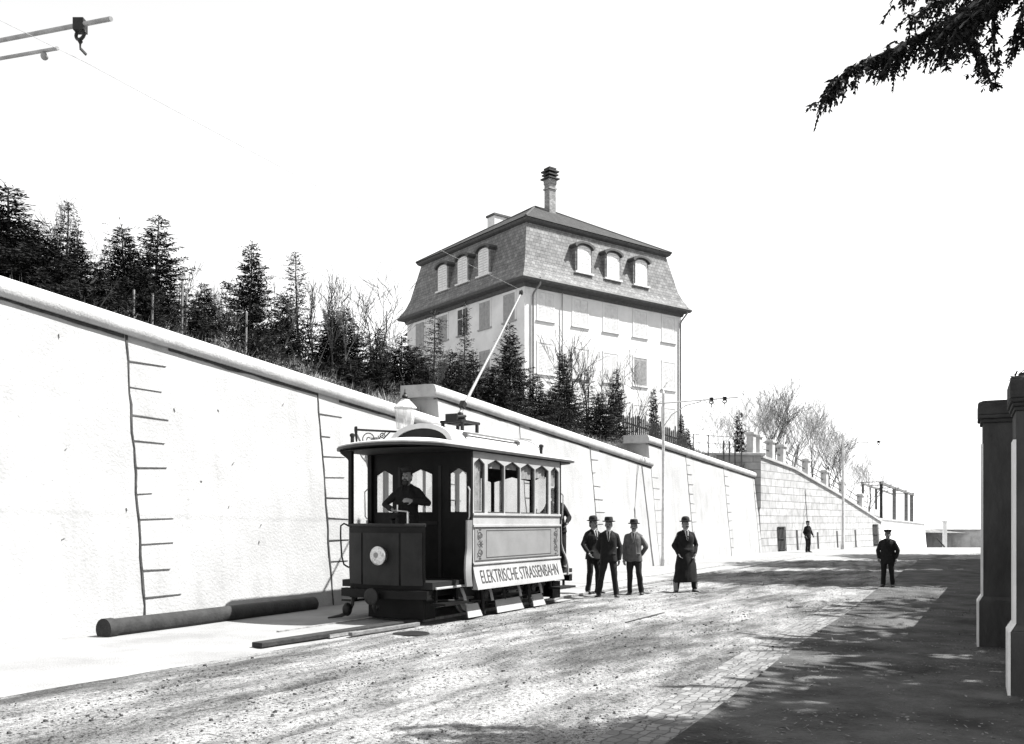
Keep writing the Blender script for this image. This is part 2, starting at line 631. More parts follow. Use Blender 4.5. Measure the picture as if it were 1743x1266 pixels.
def road_material():
    m = bpy.data.materials.new('gravel_road')
    m.use_nodes = True
    nt = m.node_tree
    b = nt.nodes['Principled BSDF']
    b.inputs['Roughness'].default_value = 0.95
    b.inputs['Specular IOR Level'].default_value = 0.15
    tc = nt.nodes.new('ShaderNodeTexCoord')
    mp = nt.nodes.new('ShaderNodeMapping')
    mp.inputs['Rotation'].default_value = (0, 0, -math.atan2(DY, DX))
    nt.links.new(tc.outputs['Object'], mp.inputs['Vector'])
    mp2 = nt.nodes.new('ShaderNodeMapping')
    mp2.inputs['Scale'].default_value = (0.28, 1.0, 1)
    nt.links.new(mp.outputs['Vector'], mp2.inputs['Vector'])
    def nz(scale, detail, src, rough=0.6):
        n = nt.nodes.new('ShaderNodeTexNoise')
        n.inputs['Scale'].default_value = scale
        n.inputs['Detail'].default_value = detail
        n.inputs['Roughness'].default_value = rough
        nt.links.new(src.outputs['Vector'], n.inputs['Vector'])
        return n
    def ramp(src, p0, c0, p1, c1):
        r = nt.nodes.new('ShaderNodeValToRGB')
        r.color_ramp.elements[0].position = p0
        r.color_ramp.elements[0].color = (c0, c0, c0, 1)
        r.color_ramp.elements[1].position = p1
        r.color_ramp.elements[1].color = (c1, c1, c1, 1)
        nt.links.new(src, r.inputs['Fac'])
        return r
    def mul(a, c):
        x = nt.nodes.new('ShaderNodeMix')
        x.data_type = 'RGBA'
        x.blend_type = 'MULTIPLY'
        x.inputs[0].default_value = 1
        nt.links.new(a, x.inputs[6])
        nt.links.new(c, x.inputs[7])
        return x.outputs[2]
    patches = ramp(nz(0.75, 9, mp2, 0.7).outputs['Fac'], 0.40, 0.13, 0.56, 0.38)     # damp and dry ground
    ruts = ramp(nz(3.2, 6, mp2, 0.65).outputs['Fac'], 0.36, 0.50, 0.56, 1.0)          # wheel-worn streaks
    grit = ramp(nz(26, 5, mp, 0.75).outputs['Fac'], 0.38, 0.16, 0.51, 1.0)             # grit and clods
    fine = ramp(nz(80, 3, mp, 0.7).outputs['Fac'], 0.36, 0.32, 0.54, 1.0)
    c = mul(mul(patches.outputs['Color'], ruts.outputs['Color']), mul(grit.outputs['Color'], fine.outputs['Color']))
    nt.links.new(c, b.inputs['Base Color'])
    ad = nt.nodes.new('ShaderNodeMath')
    ad.operation = 'ADD'
    nt.links.new(nz(20, 6, mp, 0.75).outputs['Fac'], ad.inputs[0])
    nt.links.new(nz(4, 4, mp2).outputs['Fac'], ad.inputs[1])
    bp = nt.nodes.new('ShaderNodeBump')
    bp.inputs['Strength'].default_value = 0.9
    bp.inputs['Distance'].default_value = 0.035
    nt.links.new(ad.outputs[0], bp.inputs['Height'])
    nt.links.new(bp.outputs['Normal'], b.inputs['Normal'])
    return m

def grid_mesh(mb, us, vs, fn):
    o = len(mb.v)
    for u in us:
        for v in vs:
            mb.v.append(tuple(fn(u, v)))
    nv = len(vs)
    for i in range(len(us) - 1):
        for j in range(nv - 1):
            a = o + i * nv + j
            mb.f.append((a, a + nv, a + nv + 1, a + 1))
    return mb

def frange(a, b, n):
    return [a + (b - a) * i / n for i in range(n + 1)]

# edge of the pale pavement along the retaining wall (as seen on the ground), then along the far wall
PAVE_EDGE = [SD(-8, 8.78), SD(2, 8.78), SD(12, 8.72), SD(20, 8.62), SD(25, 8.75), Vector((6.5, 31.2, 0)), Vector((12.6, 39.6, 0)), Vector((18.6, 44.5, 0)), Vector((27.0, 51.5, 0)), Vector((36, 60, 0))]
WALL_B = SD(50.4, WALL_D)
FAR_A = Vector((13.75, 50.1, 0))
FAR_B = Vector((27.6, 67.8, 0))
FAR_C = Vector((33.9, 74.5, 0))

def poly_at(pts, t):
    L = [0]
    for a, c in zip(pts, pts[1:]):
        L.append(L[-1] + (c - a).length)
    d = t * L[-1]
    for i in range(len(pts) - 1):
        if d <= L[i + 1] or i == len(pts) - 2:
            k = (d - L[i]) / max(1e-6, L[i + 1] - L[i])
            return pts[i].lerp(pts[i + 1], k)

def build_ground():
    road = road_material()
    xs = [-400, -150, -60, -30, -15, -8, -4] + frange(0, 40, 20) + [50, 65, 90, 150, 300, 600]
    ys = [-200, -60, -20, -8, -2] + frange(2, 40, 19) + [45, 50, 55, 58, 60, 62, 64, 67, 70, 75, 80, 90, 105, 125, 150, 180, 240, 400, 900]
    g = MB()
    grid_mesh(g, xs, ys, lambda x, y: (x, y, ground_z(x, y)))
    structure(g.build('ground', road, smooth=True))
    # carriageway with worn ruts
    def rz(s, D):
        e = min(1.0, max(0.0, (D - 3.2) / 0.8)) * min(1.0, max(0.0, (8.7 - D) / 0.5))
        n1 = noise.noise(Vector((s * 0.35, D * 2.4, 0.3)))
        n2 = noise.noise(Vector((s * 2.2, D * 3.0, 4.3)))
        n3 = noise.noise(Vector((s * 7.0, D * 7.0, 1.3)))
        cam = 0.05 * (1 - ((D - 6.0) / 2.8) ** 2)
        wob = 0.12 * math.sin(s * 0.31) + 0.10 * noise.noise(Vector((s * 0.4, 1.7, 0)))
        rut = sum(math.exp(-((D - q - wob * w) / 0.09) ** 2) * dp for q, dp, w in ((7.55, 0.030, 1.0), (6.35, 0.028, 1.0), (5.2, 0.024, -1.3), (4.0, 0.022, -1.3)))
        ridge = sum(math.exp(-((D - q - wob * w) / 0.10) ** 2) * dp for q, dp, w in ((7.37, 0.016, 1.0), (6.17, 0.014, 1.0), (5.4, 0.014, -1.3), (4.2, 0.012, -1.3)))
        n1 = n1 * 1.0 + (ridge - rut) / 0.020
        return 0.008 + e * max(0.0, 0.030 + cam * 0.6 + 0.020 * n1 + 0.012 * n2 + 0.008 * n3)
    g = MB()
    ss = frange(-4, 16, 170) + frange(16.3, 42, 90)
    Ds = frange(2.45, 8.85, 66)
    grid_mesh(g, ss, Ds, lambda s, D: SD(s, D, rz(s, D)))
    g.f = [tuple(reversed(f)) for f in g.f]
    structure(g.build('road', road, smooth=True))
    # pale pavement strip from the wall to its ragged edge
    g = MB()
    inner = [SD(-8, 12.3), SD(50.4, 12.3), FAR_A + Vector((-0.3, 0.3, 0)), FAR_B + Vector((-0.3, 0.3, 0)), FAR_C + Vector((1.0, -1, 0))]
    def pv(u, v):
        o = poly_at(PAVE_EDGE, u)
        i = poly_at([SD(-8, 12.3), FAR_A + Vector((-0.2, 0.2, 0)), FAR_B + Vector((-0.2, 0.2, 0)), FAR_C + Vector((4, 0, 0))], u)
        j = noise.noise(Vector((u * 90, 0.7, 0))) * 0.07 + noise.noise(Vector((u * 320, 2.7, 0))) * 0.04
        q = o.lerp(i, v)
        if v == 0:
            q = q + Vector((NX, NY, 0)) * j
        z = ground_z(q.x, q.y) + (0.002 if v == 0 else 0.012 + 0.05 * min(1, v * 3) + 0.006 * noise.noise(Vector((q.x, q.y, 0))))
        return (q.x, q.y, z)
    grid_mesh(g, frange(0, 1, 260), [0, 0.02, 0.06, 0.15, 0.3, 0.5, 0.75, 1], pv)
    structure(g.build('pavement', mat('rolled_chalky_gravel', 0.225, 0.95, 0.22, 0.7, 0.45, 40, detail=12), smooth=True))
    # paved gutter and dirt footpath on the right
    def gut(s):
        return 2.70 + 0.035 * (s - 7) + 0.03 * math.sin(s * 0.6)
    g = MB()
    grid_mesh(g, frange(-4, 40, 150), frange(0, 1, 4), lambda s, v: SD(s, gut(s) - 0.30 + 0.55 * v, 0.020 - 0.010 * math.sin(v * math.pi) + 0.006 * noise.noise(Vector((s * 5, v * 5, 1)))))
    g.f = [tuple(reversed(f)) for f in g.f]
    structure(g.build('gutter', brick_mat('gutter_setts', 0.17, 0.12, 0.15, 0.11, 0.010, var=0.30, bump=1.0, smooth=0.8, warp=0.16, rot=(0, 0, 0.0)), smooth=False, uv=True))
    g = MB()
    def fp(s, v):
        D = gut(s) - 0.30 - v * 9.5
        hi = 0.07 if v > 0.004 else 0.015
        q = SD(s, D, 0)
        q.z = hi + (0.03 * noise.noise(Vector((q.x * 0.8, q.y * 0.8, 0))) + 0.012 * noise.noise(Vector((q.x * 4, q.y * 4, 3)))) * min(1, v * 8) + 0.25 * max(0, v - 0.55) ** 2
        return q
    grid_mesh(g, frange(-6, 46, 230), [0, 0.006, 0.02] + frange(0.05, 1, 46), fp)
    g.f = [tuple(reversed(f)) for f in g.f]
    structure(g.build('footpath', mat('trodden_earth_dapple', 0.065, 0.98, 0.75, 1.1, 1.0, 24, detail=12), smooth=True))  # wide tone range also puts dappled light into the earth colour
    # loose stones on the carriageway
    g = MB()
    r = random.Random(3)
    for i in range(15000):
        s = 1.5 + 30 * r.random() ** 1.6
        D = r.uniform(2.55, 8.5)
        if noise.noise(Vector((s * 0.5, D * 1.3, 9))) < 0.08 and r.random() < 0.82:
            continue
        p = SD(s, D, rz(s, D))
        a = r.uniform(0.004, 0.014) if r.random() < 0.95 else r.uniform(0.015, 0.028)
        o = len(g.v)
        w0 = r.uniform(0, 6.28)
        for k in range(5):
            w = w0 + k * 1.2566
            q = a * r.uniform(0.7, 1.3)
            g.v.append((p.x + q * math.cos(w), p.y + q * math.sin(w), p.z - a * 0.25))
        for k in range(5):
            w = w0 + k * 1.2566 + 0.3
            q = a * r.uniform(0.4, 0.8)
            g.v.append((p.x + q * math.cos(w), p.y + q * math.sin(w), p.z + a * r.uniform(0.4, 0.75)))
        for k in range(5):
            k2 = (k + 1) % 5
            g.f.append((o + k, o + k2, o + 5 + k2, o + 5 + k))
        g.f.append(tuple(o + 5 + k for k in range(5)))
    stuff(g.build('gravel', M['stone_chip']))
    # fallen leaves, twigs and clods on the footpath
    g = MB()
    for i in range(9000):
        s = 4.0 + 26 * r.random() ** 1.5
        D = gut(s) - 0.35 - 6.0 * r.random() ** 1.2
        if noise.noise(Vector((s * 0.9, D * 0.9, 5))) < -0.02 and r.random() < 0.7:
            continue
        q = fp(s, max(0.0, min(1, (gut(s) - 0.30 - D) / 9.5)))
        d = Vector((r.gauss(0, 1), r.gauss(0, 1), r.gauss(0, 0.25))).normalized()
        g.blade((q.x, q.y, q.z + 0.006), d, r.uniform(0.02, 0.06), r.uniform(0.01, 0.03), side=Vector((-d.y, d.x, r.uniform(-0.4, 0.4))))
    stuff(g.build('leaf_litter', M['litter']))
    # rails let into the pale strip
    for off in (-0.5, 0.5):
        b = MB()
        b.hexa([SD(10.5, TRAM_D + off - 0.028, 0.03), SD(60, TRAM_D + off - 0.028, 0.03), SD(60, TRAM_D + off + 0.028, 0.03), SD(10.5, TRAM_D + off + 0.028, 0.03)],
               [SD(10.5, TRAM_D + off - 0.028, 0.078), SD(60, TRAM_D + off - 0.028, 0.078), SD(60, TRAM_D + off + 0.028, 0.078), SD(10.5, TRAM_D + off + 0.028, 0.078)])
        o = b.build('tram_rail', M['steel'])
        tag(o, 'steel tram rail nearer the retaining wall' if off > 0 else 'steel tram rail on the road side under the tram', 'rail', 'rails under the tram')

TRAM_D = 9.375

# ------------------------------------------------------------------ retaining wall
# coping top line read from the photograph: three panels that step up where they meet
PANELS = []
def panel_lines():
    for (x0, y0), (x1, y1) in (((0, 470), (722, 704)), ((742, 656), (1097, 778)), ((1102, 741), (1290, 806))):
        PANELS.append((on_wall(x0, y0), on_wall(x1, y1)))

def wall_top(s):
    """height of the coping at s, without the steps"""
    k = [(-12, 5.6), (7, 5.15), (17, 4.55), (28, 4.5), (40, 4.45), (50, 4.9), (56, 4.9), (66, 3.6), (74, 2.2), (90, 1.0), (140, 0.5)]
    for (a, za), (b, zb) in zip(k, k[1:]):
        if s <= b:
            return za + (zb - za) * max(0, (s - a)) / (b - a)
    return k[-1][1]

def WP(s, h, out=0.0):
    return SD(s, WALL_D + BATTER * h - out, h)

def build_retaining_wall():
    panel_lines()
    w = thing('retaining_wall', 'long pale stone retaining wall with stepped sloping coping along the tram track', 'wall', WP(20, 0))
    L = w.location
    sub = lambda p: p - L
    r = random.Random(11)
    JS = [(F * (WALL_D / NX) / (1724 - px) - WALL_D * 0.4821) / 0.8761 for px in (247, 567, 905, 1022, 1183, 1245)]
    ends = []
    js = []
    for (a, b) in PANELS:
        ends.append([a[0], a[1], (b[1] - a[1]) / (b[0] - a[0])])
    s_start = [-12, PANELS[1][0][0], PANELS[2][0][0]]
    s_end = [PANELS[1][0][0] + 0.55, PANELS[2][0][0] + 0.5, WALL_B.x * DX + WALL_B.y * DY + 0.1]
    s_end[2] = to_sd(FAR_A)[0] + 0.2
    tops = []
    for i, (s0, z0, sl) in enumerate(ends):
        top = lambda s, s0=s0, z0=z0, sl=sl: z0 + sl * (s - s0)
        tops.append(top)
        a, b = s_start[i], s_end[i]
        cop = 0.30
        front = 0.0 if i % 2 == 0 else 0.012
        # body
        m = MB()
        n = max(4, int((b - a) / 1.0))
        rings = []
        hz = [-0.3, 0.5, 1.0, 1.5, 2.0, 2.5, 3.0, 3.5, 4.0]
        for k in range(n + 1):
            s = a + (b - a) * k / n
            t = top(s) - cop
            ring = []
            for q in range(9):
                h = -0.3 + (t + 0.3) * q / 8
                ring.append(sub(WP(s, h, front + 0.014 * noise.noise(Vector((s * 1.3, h * 1.7, 0.5 + i))))))
            ring.append(sub(WP(s, t, -1.1)))
            ring.append(sub(WP(s, -0.3, -1.1)))
            rings.append(ring)
        m.loft(rings)
        m.build('wall_panel', M['wall'], w, smooth=True)
        # coping with rounded nose
        m = MB()
        a2 = a - (0.22 if i else 0)
        b2 = b - (0.40 if i < 2 else 0)
        n = max(8, int((b2 - a2) / 0.9))
        rings = []
        for k in range(n + 1):
            s = a2 + (b2 - a2) * k / n
            t = top(s)
            j = 0.012 * noise.noise(Vector((s * 2.1, 0, 7)))
            prof = [(-0.95, -cop), (0.06 + j, -cop), (0.10 + j, -cop + 0.05), (0.12 + j, -cop + 0.13), (0.11 + j, -0.10), (0.08 + j, -0.035), (0.02, -0.004), (-0.05, 0.0), (-0.95, 0.02)]
            rings.append([sub(SD(s, WALL_D + BATTER * (t - cop) - o, t + z)) for (o, z) in prof])
        m.loft(rings)
        m.build('coping', M['coping'], w, smooth=True)
        # dark strip under the coping that paints in its shadow line
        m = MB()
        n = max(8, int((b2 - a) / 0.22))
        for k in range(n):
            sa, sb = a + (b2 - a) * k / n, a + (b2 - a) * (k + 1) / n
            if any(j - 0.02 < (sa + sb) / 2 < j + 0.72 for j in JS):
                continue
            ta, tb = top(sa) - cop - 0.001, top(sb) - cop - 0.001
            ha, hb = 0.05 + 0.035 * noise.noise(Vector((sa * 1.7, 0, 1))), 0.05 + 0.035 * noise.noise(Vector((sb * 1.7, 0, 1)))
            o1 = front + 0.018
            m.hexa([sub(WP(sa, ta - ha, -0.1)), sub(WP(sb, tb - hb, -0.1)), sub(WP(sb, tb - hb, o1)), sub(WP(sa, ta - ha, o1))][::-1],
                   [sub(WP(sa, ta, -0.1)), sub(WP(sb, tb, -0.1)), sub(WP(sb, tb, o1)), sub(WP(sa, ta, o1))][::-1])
        m.build('coping_shade_strip', M['joint'], w)
    # knocks and pits in the near wall face
    m = MB()
    for (px, py) in ((395, 790), (388, 865), (443, 895), (100, 575), (110, 765), (104, 918), (297, 700), (343, 820), (372, 700), (480, 690), (440, 925), (215, 870)):
        s0, h0 = on_wall(px, py)
        L0, w0, dr = r.uniform(0.02, 0.07), r.uniform(0.006, 0.014), r.uniform(-0.03, 0.05)
        m.hexa([sub(WP(s0, h0, -0.05)), sub(WP(s0 + w0, h0, -0.05)), sub(WP(s0 + w0, h0, 0.017)), sub(WP(s0, h0, 0.017))][::-1],
               [sub(WP(s0 + dr, h0 + L0, -0.05)), sub(WP(s0 + dr + w0, h0 + L0, -0.05)), sub(WP(s0 + dr + w0, h0 + L0, 0.017)), sub(WP(s0 + dr, h0 + L0, 0.017))][::-1])
    m.build('wall_pitting', M['joint_faint'], w)
    # open joints with toothed quoins
    js = []
    for px, py in ((247, 1050), (567, 1020), (738, 1000), (905, 985), (1022, 960), (1111, 958), (1183, 950), (1245, 947), (1293, 942)):
        Y = F * (WALL_D / NX) / (1724 - px)
        js.append((Y - WALL_D * 0.4821) / 0.8761)
    js[2], js[5] = PANELS[1][0][0] + 0.05, PANELS[2][0][0] + 0.05
    js.insert(0, js[0] - 4.7)
    js[-1] = min(js[-1], s_end[2] - 0.7)
    for s in js:
        i = 0 if s < s_start[1] else (1 if s < s_start[2] else 2)
        t = tops[i](s) - 0.30
        if s in (js[3], js[6]):
            t = tops[i - 1](s) - 0.3
        front = 0.0 if i % 2 == 0 else 0.012
        m = MB()
        pts = []
        h = 0.0
        while h < t:
            pts.append((s + r.uniform(-0.018, 0.018), h, r.uniform(0.008, 0.021)))
            h += r.uniform(0.14, 0.3)
        pts.append((s, t + 0.02, 0.02))
        o0 = front + 0.016
        for (p, q) in zip(pts, pts[1:]):
            m.hexa([sub(WP(p[0] - p[2], p[1], -0.1)), sub(WP(p[0] + p[2], p[1], -0.1)), sub(WP(p[0] + p[2], p[1], o0)), sub(WP(p[0] - p[2], p[1], o0))][::-1],
                   [sub(WP(q[0] - q[2], q[1], -0.1)), sub(WP(q[0] + q[2], q[1], -0.1)), sub(WP(q[0] + q[2], q[1], o0)), sub(WP(q[0] - q[2], q[1], o0))][::-1])
        m.build('stone_joint', M['joint'] if s < 16 else M['joint_worn'], w)
        m = MB()
        h = t - 0.42
        while h > 0.5:
            ln = r.uniform(0.55, 0.8) if r.random() > 0.12 else 0.3
            th = r.uniform(0.005, 0.011)
            dz = r.uniform(-0.03, 0.03)
            nseg = 5
            for k in range(nseg):
                sa, sb = s + ln * k / nseg, s + ln * (k + 1) / nseg
                ta, tb = th * (1 - 0.6 * k / nseg), th * (1 - 0.6 * (k + 1) / nseg)
                ha, hb = h + dz * k / nseg, h + dz * (k + 1) / nseg
                m.hexa([sub(WP(sa, ha - ta, -0.1)), sub(WP(sb, hb - tb, -0.1)), sub(WP(sb, hb - tb, o0)), sub(WP(sa, ha - ta, o0))][::-1],
                       [sub(WP(sa, ha + ta, -0.1)), sub(WP(sb, hb + tb, -0.1)), sub(WP(sb, hb + tb, o0)), sub(WP(sa, ha + ta, o0))][::-1])
            h -= r.uniform(0.40, 0.46)
        m.build('quoin_joint', M['joint_mid'] if s < 16 else M['joint_worn'], w)
    return tops

# ------------------------------------------------------------------ far ashlar wall with garden posts
def build_ashlar_wall():
    A, B = FAR_A, FAR_B
    d = (B - A).normalized()
    n = Vector((d.y, -d.x, 0))
    w = thing('ashlar_wall', 'coursed ashlar wall with bent coping and garden posts at the far road bend', 'wall', A)
    Lw = (B - A).length
    def top(t):
        pts = [(-0.06, 5.6), (0.0, 5.56), (0.24, 5.05), (0.62, 3.55), (1.0, 1.85), (1.1, 1.6)]
        for (a, za), (b, zb) in zip(pts, pts[1:]):
            if t <= b:
                return za + (zb - za) * (t - a) / (b - a)
        return pts[-1][1]
    def W(t, h, out=0.0):
        return d * (t * Lw) + n * (out - BATTER * h * 0.6) + Vector((0, 0, h))
    m = MB()
    ts = [0.0, 0.08, 0.16, 0.24, 0.32, 0.42, 0.52, 0.62, 0.72, 0.82, 0.92, 1.0]
    rings = []
    for t in ts:
        z = top(t) - 0.16
        rings.append([W(t, -0.5), W(t, z * 0.5), W(t, z), W(t, z, -0.9), W(t, -0.5, -0.9)])
    m.loft(rings)
    m.build('wall_face', M['ashlar'], w, uv=True)
    # return of the terrace over the end of the retaining wall
    dr = Vector((-0.985, 0.17, 0))
    m = MB()
    nb = Vector((-0.17, -0.985, 0))
    q0 = W(0, 0, -0.06)
    q0.z = 0
    rr = []
    for k in (0.0, 3.4):
        rr.append([q0 + dr * k + Vector((0, 0, 2.5)), q0 + dr * k + Vector((0, 0, 5.4 + 0.02 * k)), q0 + dr * k - nb * 0.7 + Vector((0, 0, 5.4 + 0.02 * k)), q0 + dr * k - nb * 0.7 + Vector((0, 0, 2.5))])
    m.loft(rr)
    m.build('terrace_return', M['ashlar'], w, uv=True)
    m = MB()
    m.beam(q0 + dr * -0.25 + nb * -0.25 + Vector((0, 0, 5.47)), q0 + dr * 3.6 - nb * 0.25 + Vector((0, 0, 5.54)), 0.85, 0.14)
    m.build('coping', M['coping'], w, bevel=0.03)
    m = MB()
    rings = []
    for t in [-0.005] + ts[1:]:
        z = top(t) + 0.001
        rings.append([W(t, z - 0.16, 0.10), W(t, z - 0.03, 0.12), W(t, z, 0.05), W(t, z + 0.01, -0.95), W(t, z - 0.16, -0.95)])
    m.loft(rings)
    m.build('coping', M['coping'], w)
    # dark drain slots and a barred niche
    for px, pw, ph in ((1358, 0.22, 1.25), (1393, 0.22, 1.1), (1426, 0.2, 1.15), (1457, 0.22, 1.2)):
        k = (px - CX) / F
        t = (k * A.y - A.x) / (d.x * Lw - k * d.y * Lw)
        s0 = t - pw / 2 / Lw
        s1 = t + pw / 2 / Lw
        z1 = min(ph, top(t) - 0.4)
        m = MB()
        m.hexa([W(s0, 0.0, -0.1), W(s1, 0.0, -0.1), W(s1, 0.0, 0.03), W(s0, 0.0, 0.03)][::-1], [W(s0, z1, -0.1), W(s1, z1, -0.1), W(s1, z1, 0.03), W(s0, z1, 0.03)][::-1])
        m.build('drain_slot', M['joint'], w)
    for px, pw, ph, in ((1331, 1.05, 1.45), (1491, 1.1, 1.55)):
        k = (px - CX) / F
        t = (k * A.y - A.x) / (d.x * Lw - k * d.y * Lw)
        s0, s1 = t - pw / 2 / Lw, t + pw / 2 / Lw
        m = MB()
        m.hexa([W(s0, 0.0, -0.1), W(s1, 0.0, -0.1), W(s1, 0.0, 0.02), W(s0, 0.0, 0.02)][::-1], [W(s0, ph, -0.1), W(s1, ph, -0.1), W(s1, ph, 0.02), W(s0, ph, 0.02)][::-1])
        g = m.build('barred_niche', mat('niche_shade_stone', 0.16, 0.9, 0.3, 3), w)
        m = MB()
        for q in range(6):
            s = s0 + (s1 - s0) * (q + 0.0) / 5
            m.beam(W(s, 0.02, 0.06), W(s, ph, 0.06), 0.04, 0.04)
        for hh in (0.15, ph * 0.55, ph):
            m.beam(W(s0, hh, 0.065), W(s1, hh, 0.065), 0.05, 0.05)
        m.build('grille', M['iron'], g)
    # garden posts
    for px in (1288, 1311, 1332, 1350, 1390, 1420, 1449, 1478):
        k = (px - CX) / F
        t = (k * A.y - A.x) / (d.x * Lw - k * d.y * Lw)
        t = max(0.012, t)
        c = W(t, top(t), -0.42)
        m = MB()
        h = 1.05
        for (hw, z0, z1) in ((0.2, -0.1, h), (0.27, h, h + 0.12), (0.2, h + 0.12, h + 0.18)):
            sq = [c + d * (a * hw) + n * (b * hw) for a, b in ((-1, -1), (-1, 1), (1, 1), (1, -1))]
            m.hexa([p + Vector((0, 0, z0)) for p in sq][::-1], [p + Vector((0, 0, z1)) for p in sq][::-1])
        m.build('garden_post', M['coping'], w, bevel=0.015)
    m = MB()
    for i in range(40):
        t = 0.02 + 0.9 * i / 40
        a, b = W(t, top(t) + 0.55, -0.42), W(t + 0.0226, top(t + 0.0226) + 0.55, -0.42)
        m.beam(a, b, 0.04, 0.05)
        a, b = W(t, top(t) + 0.95, -0.42), W(t + 0.0226, top(t + 0.0226) + 0.95, -0.42)
        m.beam(a, b, 0.04, 0.05)
    m.build('post_rail', M['fence'], w)
    return W, top, d, n, Lw

# ------------------------------------------------------------------ hillside behind the walls
FRONT = [SD(-14, WALL_D + 0.9), SD(0, WALL_D + 0.95), SD(12, WALL_D + 0.95), SD(25, WALL_D + 0.95), SD(38, WALL_D + 0.95), SD(47, WALL_D + 0.95), FAR_A + Vector((-0.75, 0.6, 0)), FAR_B + Vector((-0.75, 0.6, 0)), FAR_C + Vector((-0.3, 4, 0)), Vector((60, 110, 0)), Vector((90, 170, 0))]

def hill_z(x, y):
    s, D = to_sd(Vector((x, y, 0)))
    if s < 50:
        u = D - WALL_D - 0.95
    else:
        u = D - WALL_D - 0.95 + (s - 50) * 0.16
        u = max(u, 0)
    base = wall_top(s) - 0.30
    rise = 0.52 * min(u, 2.4) + 0.14 * max(0.0, min(u - 2.4, 22)) + 0.04 * max(0, u - 24.4)
    if s > 46:
        f = min(1, (s - 46) / 12)
        rise *= 1 - 0.75 * f
    if s < 16:
        rise += 0.05 * min(u, 9) * min(1, (16 - s) / 8)
    return base + max(0, rise)

def build_hill():
    g = MB()
    us = frange(0, 1, 120)
    vs = [0, 0.4, 0.8, 1.3, 1.9, 2.6, 3.4, 4.5, 6, 8, 11, 15, 20, 28, 40, 60]
    back = Vector((-NX, -NY, 0))
    def fn(u, v):
        q = poly_at(FRONT, u) + back * v
        z = hill_z(q.x, q.y) + (0.10 * noise.noise(Vector((q.x * 0.7, q.y * 0.7, 0))) + 0.05 * noise.noise(Vector((q.x * 2.3, q.y * 2.3, 2)))) * min(1, v)
        return (q.x, q.y, z)
    grid_mesh(g, us, vs, fn)
    g.f = [tuple(reversed(f)) for f in g.f]
    structure(g.build('hillside', M['hill'], smooth=True))
    # tufts of dry grass on the bank
    g = MB()
    r = random.Random(5)
    for i in range(9000):
        s = r.uniform(4, 52)
        u = 0.05 + 6.0 * r.random() ** 2.2
        if noise.noise(Vector((s * 0.8, u * 0.8, 3))) < -0.1:
            continue
        p = SD(s, WALL_D + 0.95 + u)
        z = hill_z(p.x, p.y)
        for k in range(6):
            d = Vector((r.gauss(0, 0.45), r.gauss(0, 0.45), 1)).normalized()
            g.blade((p.x + r.gauss(0, 0.07), p.y + r.gauss(0, 0.07), z - 0.02), d, r.uniform(0.14, 0.50), r.uniform(0.012, 0.03))
    stuff(g.build('dry_grass', M['dry_grass']))
    # tangled evergreen brush filling the slope between the planted spruces
    g = MB()
    for i in range(420):
        s = r.uniform(3, 33)
        u = 0.5 + 4.5 * r.random()
        if noise.noise(Vector((s * 0.55, u * 0.7, 11))) < 0.02:
            continue
        p = SD(s, WALL_D + 0.95 + u)
        z = hill_z(p.x, p.y)
        hh = r.uniform(0.35, 1.15)
        rr_ = hh * r.uniform(0.5, 0.9)
        for k in range(int(150 * hh)):
            a = r.uniform(0, 6.28)
            q = rr_ * math.sqrt(r.random())
            zz = hh * r.random() * (1.1 - 0.7 * q / rr_)
            d = Vector((math.cos(a) * 0.7 + r.gauss(0, 0.5), math.sin(a) * 0.7 + r.gauss(0, 0.5), r.gauss(0.35, 0.5))).normalized()
            g.blade((p.x + q * math.cos(a), p.y + q * math.sin(a), z + zz), d, r.uniform(0.07, 0.2), r.uniform(0.02, 0.05))
        for k in range(3):
            d = Vector((r.gauss(0, 0.35), r.gauss(0, 0.35), 1)).normalized()
            g.blade((p.x, p.y, z), d, hh * r.uniform(1.1, 1.9), 0.02)
    stuff(g.build('undergrowth', M['needles2']))
